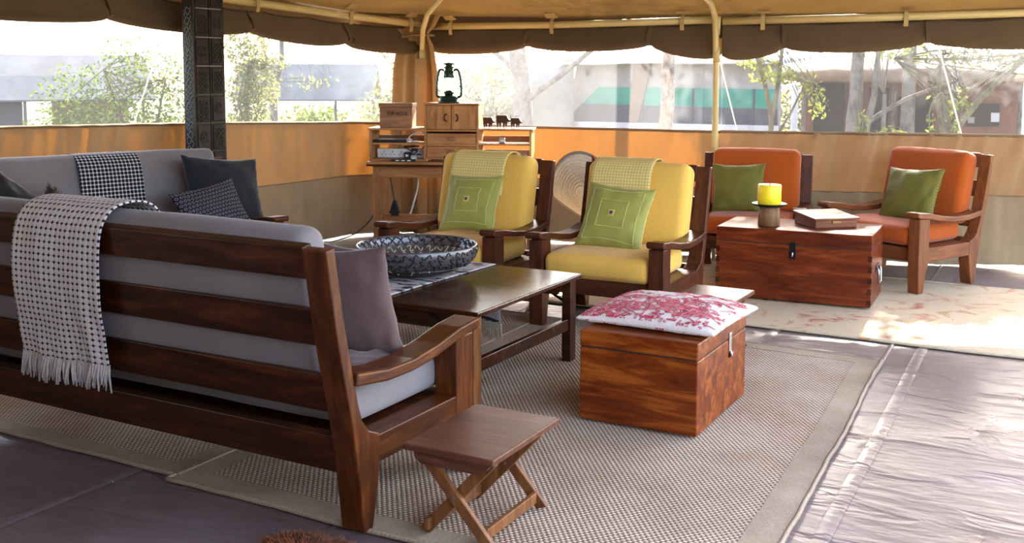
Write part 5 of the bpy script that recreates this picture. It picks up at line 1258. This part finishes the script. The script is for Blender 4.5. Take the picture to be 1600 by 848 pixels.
# taller crowns beyond the right wall: their shade falls on that wall
tree('acacia_tree', 'flat-topped acacia shading the right tent wall', (.35, 12.4), [([(0, 0, 0), (.05, 0, 1.2), (-.1, .1, 2.4)], .10, .06)], [(-1.2, -.3, 2.62, 1.9, .9, .32), (.6, -.2, 2.6, 1.2, .8, .35), (-2.4, -.6, 2.6, .6, .6, .25)], 9000, .06, 'leaf_green', 'bark_grey', 25)
tree('acacia_tree', 'flat-topped acacia standing over the brown hut', (-2.3, 14.6), [([(0, 0, 0), (.02, 0, 2.0), (0, .1, 3.6)], .10, .06)], [(.1, -.2, 4.3, 1.4, 1.2, .40), (-.2, -1.5, 4.25, 1.15, .7, .48)], 7500, .055, 'leaf_green', 'bark_grey', 26)

# camp tents and hut
def wall_frame(p, q):
    v = Vector((q[0]-p[0], q[1]-p[1], 0)); a = math.atan2(v.y, v.x); return a, v.length
def slab(mb, x0, x1, pts, d=0.03):
    """sloping sheet: pts = (away, z) from low to high edge"""
    rows = [[(lerp(x0, x1, i/10), a, z+0.015*nz(i*.7, a*2)) for a, z in pts] for i in range(11)]; mb.grid(rows)
def fly_tent(label, p, q, zl, zh, away, mat, posts, dark, group):
    a, L = wall_frame(p, q); t = thing('fly_tent', label, 'tent', (p[0], p[1], -0.08), a, group)
    mb = MB(); slab(mb, 0, L, [(0, zl+.08), (away*.5, lerp(zl, zh, .52)+.08), (away, zh+.08)]); mb.build('fly_sheet', mat, t, solid=.02)
    mb = MB(); slab(mb, 0, L, [(away, zh+.08), (away*2, zl+.08)]); mb.build('fly_sheet', mat, t, solid=.02)
    for x in posts: MB().tube([(x, .05, 0), (x, .05, zl+.08)], .03, 8).build('post', 'tarp_shade', t)
    mb = MB(); mb.tube([(0, 0, zl+.08), (L, 0, zl+.08)], .018, 6); mb.build('edge_rope', 'tarp_shade', t)
    for x0, x1, m in dark: MB().box(x0, x1, away*.4, away*1.4, 0, zl+.1).build('tent_body', m, t)
    return t
fly_tent('long grey fly tent outside at the far left, partly behind the bushy shrub', (-18.6, 8.0), (-15.35, 14.0), .99, 1.80, .8, 'tarp_grey', (2.2, 4.6, 6.6), ((.3, 4.6, 'tarp_shade'), (5.2, 6.4, 'tarp_brown')), 'grey fly tents beyond the left screen')
fly_tent('distant grey fly tent outside, between the carved post and the TIP BOX', (-17.2, 17.9), (-14.42, 19.43), .86, 1.68, .7, 'tarp_grey', (.15, 2.3, 3.15), (), 'grey fly tents beyond the left screen')
a, L = wall_frame((-7.6, 14.0), (-3.5, 12.9))
bt = thing('safari_tent', 'large pale safari tent with a teal window band behind the back wall', 'tent', (-7.6, 14.0, -.08), a)
Z0 = .08
MB().prism([(.65, 0), (4.24, 0), (4.24, 1.64+Z0), (1.0, 1.64+Z0)], .0, .05, 'y').build('front_wall', 'tarp_light', bt)
MB().prism([(1.10, 1.05+Z0), (4.22, 1.05+Z0), (4.22, 1.30+Z0), (1.42, 1.30+Z0)], -.015, .0, 'y').build('teal_band', 'tarp_teal', bt)
MB().prism([(.78, .80+Z0), (4.22, .85+Z0), (4.22, 1.06+Z0), (1.12, 1.06+Z0)], -.02, -.002, 'y').build('dark_window', 'tarp_shade', bt)
MB().prism([(.60, .60+Z0), (4.24, .68+Z0), (4.24, .86+Z0), (.72, .80+Z0)], -.03, -.002, 'y').build('sill_band', 'tarp_white', bt)
MB().prism([(1.97, .82+Z0), (2.12, .82+Z0), (2.34, 1.635+Z0), (2.04, 1.635+Z0)], -.035, -.016, 'y').build('door_flap', 'tarp_brown', bt)
mb = MB(); slab(mb, .75, 4.5, [(-.25, 1.62+Z0), (.2, 1.66+Z0), (1.8, 2.05+Z0)]); mb.build('roof', 'tarp_white', bt, smooth=True, solid=.02)
mb = MB(); mb.grid([[(lerp(-.55, 1.05, i/8), -.12+.02*nz(i*.6, j), lerp(.45, lerp(1.02, 1.70, i/8), j/4)+Z0) for j in range(5)] for i in range(9)]); mb.build('side_fly', 'tarp_light', bt, smooth=True, solid=.01)
for x in (2.2, 3.0, 3.9): MB().box(x-.012, x+.012, -.03, -.016, .85+Z0, 1.3+Z0).build('window_bar', 'tarp_shade', bt)
a, L = wall_frame((-4.2, 14.9), (-0.4, 15.6))
ht = thing('brown_hut', 'brown hut with a thatched roof behind the thorn trees', 'hut', (-4.2, 14.9, -.08), a)
MB().box(.45, 3.25, 0, 1.6, 0, 1.46+Z0).build('wall', 'adobe', ht)
for x0, x1, z0, z1 in ((.62, 1.02, .3, 1.36), (1.35, 1.60, .3, 1.30), (1.72, 2.15, .35, 1.18)): MB().box(x0, x1, -.03, .05, z0+Z0, z1+Z0).build('opening', 'dark_opening', ht)
wn_ = MB().box(2.58, 2.98, -.03, .05, .80+Z0, 1.10+Z0).build('window', 'dark_opening', ht); MB().box(2.88, 2.98, -.045, -.028, .86+Z0, .98+Z0).build('pane', 'tarp_white', wn_); MB().box(2.60, 2.68, -.045, -.028, .84+Z0, .92+Z0).build('pane', 'tarp_light', wn_)
for x in (.5, 1.2, 1.66, 2.3, 3.2): MB().tube([(x, -.25, 0), (x, -.25, 1.45+Z0)], .03, 8).build('post', 'bark_grey', ht)
mb = MB(); rows = []
for i in range(17):
    x = lerp(.05, 3.5, i/16); rows.append([(x, y, lerp(1.42, z, .5+.5*(1-abs(x-1.8)/2.2))+Z0+.03*nz(x*4, y*3)) for y, z in ((-.45, 1.40), (-.1, 1.58), (.4, 1.74), (1.0, 1.86))])
mb.grid(rows); mb.build('thatched_roof', 'thatch', ht, smooth=True, solid=.05)
# ropes and poles outside
def rope(name, label, cat, a, b, r, mat, group=None):
    t = MB(); m = Vector(min(a, b, key=lambda q: q[2])); t.tube([Vector(a)-m, Vector(b)-m], r, 6); o = t.build(name, mat, smooth=True); o.location = m; return tag(o, label, cat, group)
rope('guy_rope', 'white guy rope slanting down outside the left screen', 'rope', (-6.55, 6.20, 2.10), (-8.75, 7.20, -.08), .006, 'rope_white')
rope('guy_rope', 'white guy rope outside just right of the upright tube', 'rope', (-2.93, 8.60, 1.93), (-3.16, 11.0, -.08), .006, 'rope_white')
rope('guy_rope', 'white guy rope outside above the right orange chair', 'rope', (-1.33, 9.3, 2.05), (-1.10, 12.2, -.08), .008, 'rope_white')
rope('camp_pole', 'pale pole standing outside between the left orange chair and the brown hut', 'pole', (-3.09, 12.02, -.08), (-3.09, 12.02, 1.37), .045, 'tarp_white')
rope('camp_pole', 'thin pale pole outside above the right orange chair', 'pole', (-1.49, 12.92, -.08), (-1.53, 12.9, 1.52), .035, 'tarp_light')
# dry grass beyond the far tents
gs = thing('dry_grass', 'dry pale grass growing on the camp ground beyond the left screen', 'grass', (-16, 21, -.06))
rg = np.random.default_rng(3); mb = MB()
for k in range(5200):
    x = rg.uniform(-9, 9); y = rg.uniform(-9, 9); h = rg.uniform(.15, .42); a = rg.uniform(0, 6.28); dx, dy = .02*math.cos(a), .02*math.sin(a); lx, ly = rg.uniform(-.12, .12, 2)
    mb.add([(x-dx, y-dy, 0), (x+dx, y+dy, 0), (x+lx, y+ly, h)], [(0, 1, 2)])
o = mb.build('blades', 'dry_grass', gs); o['kind'] = 'stuff'; gs['kind'] = 'stuff'
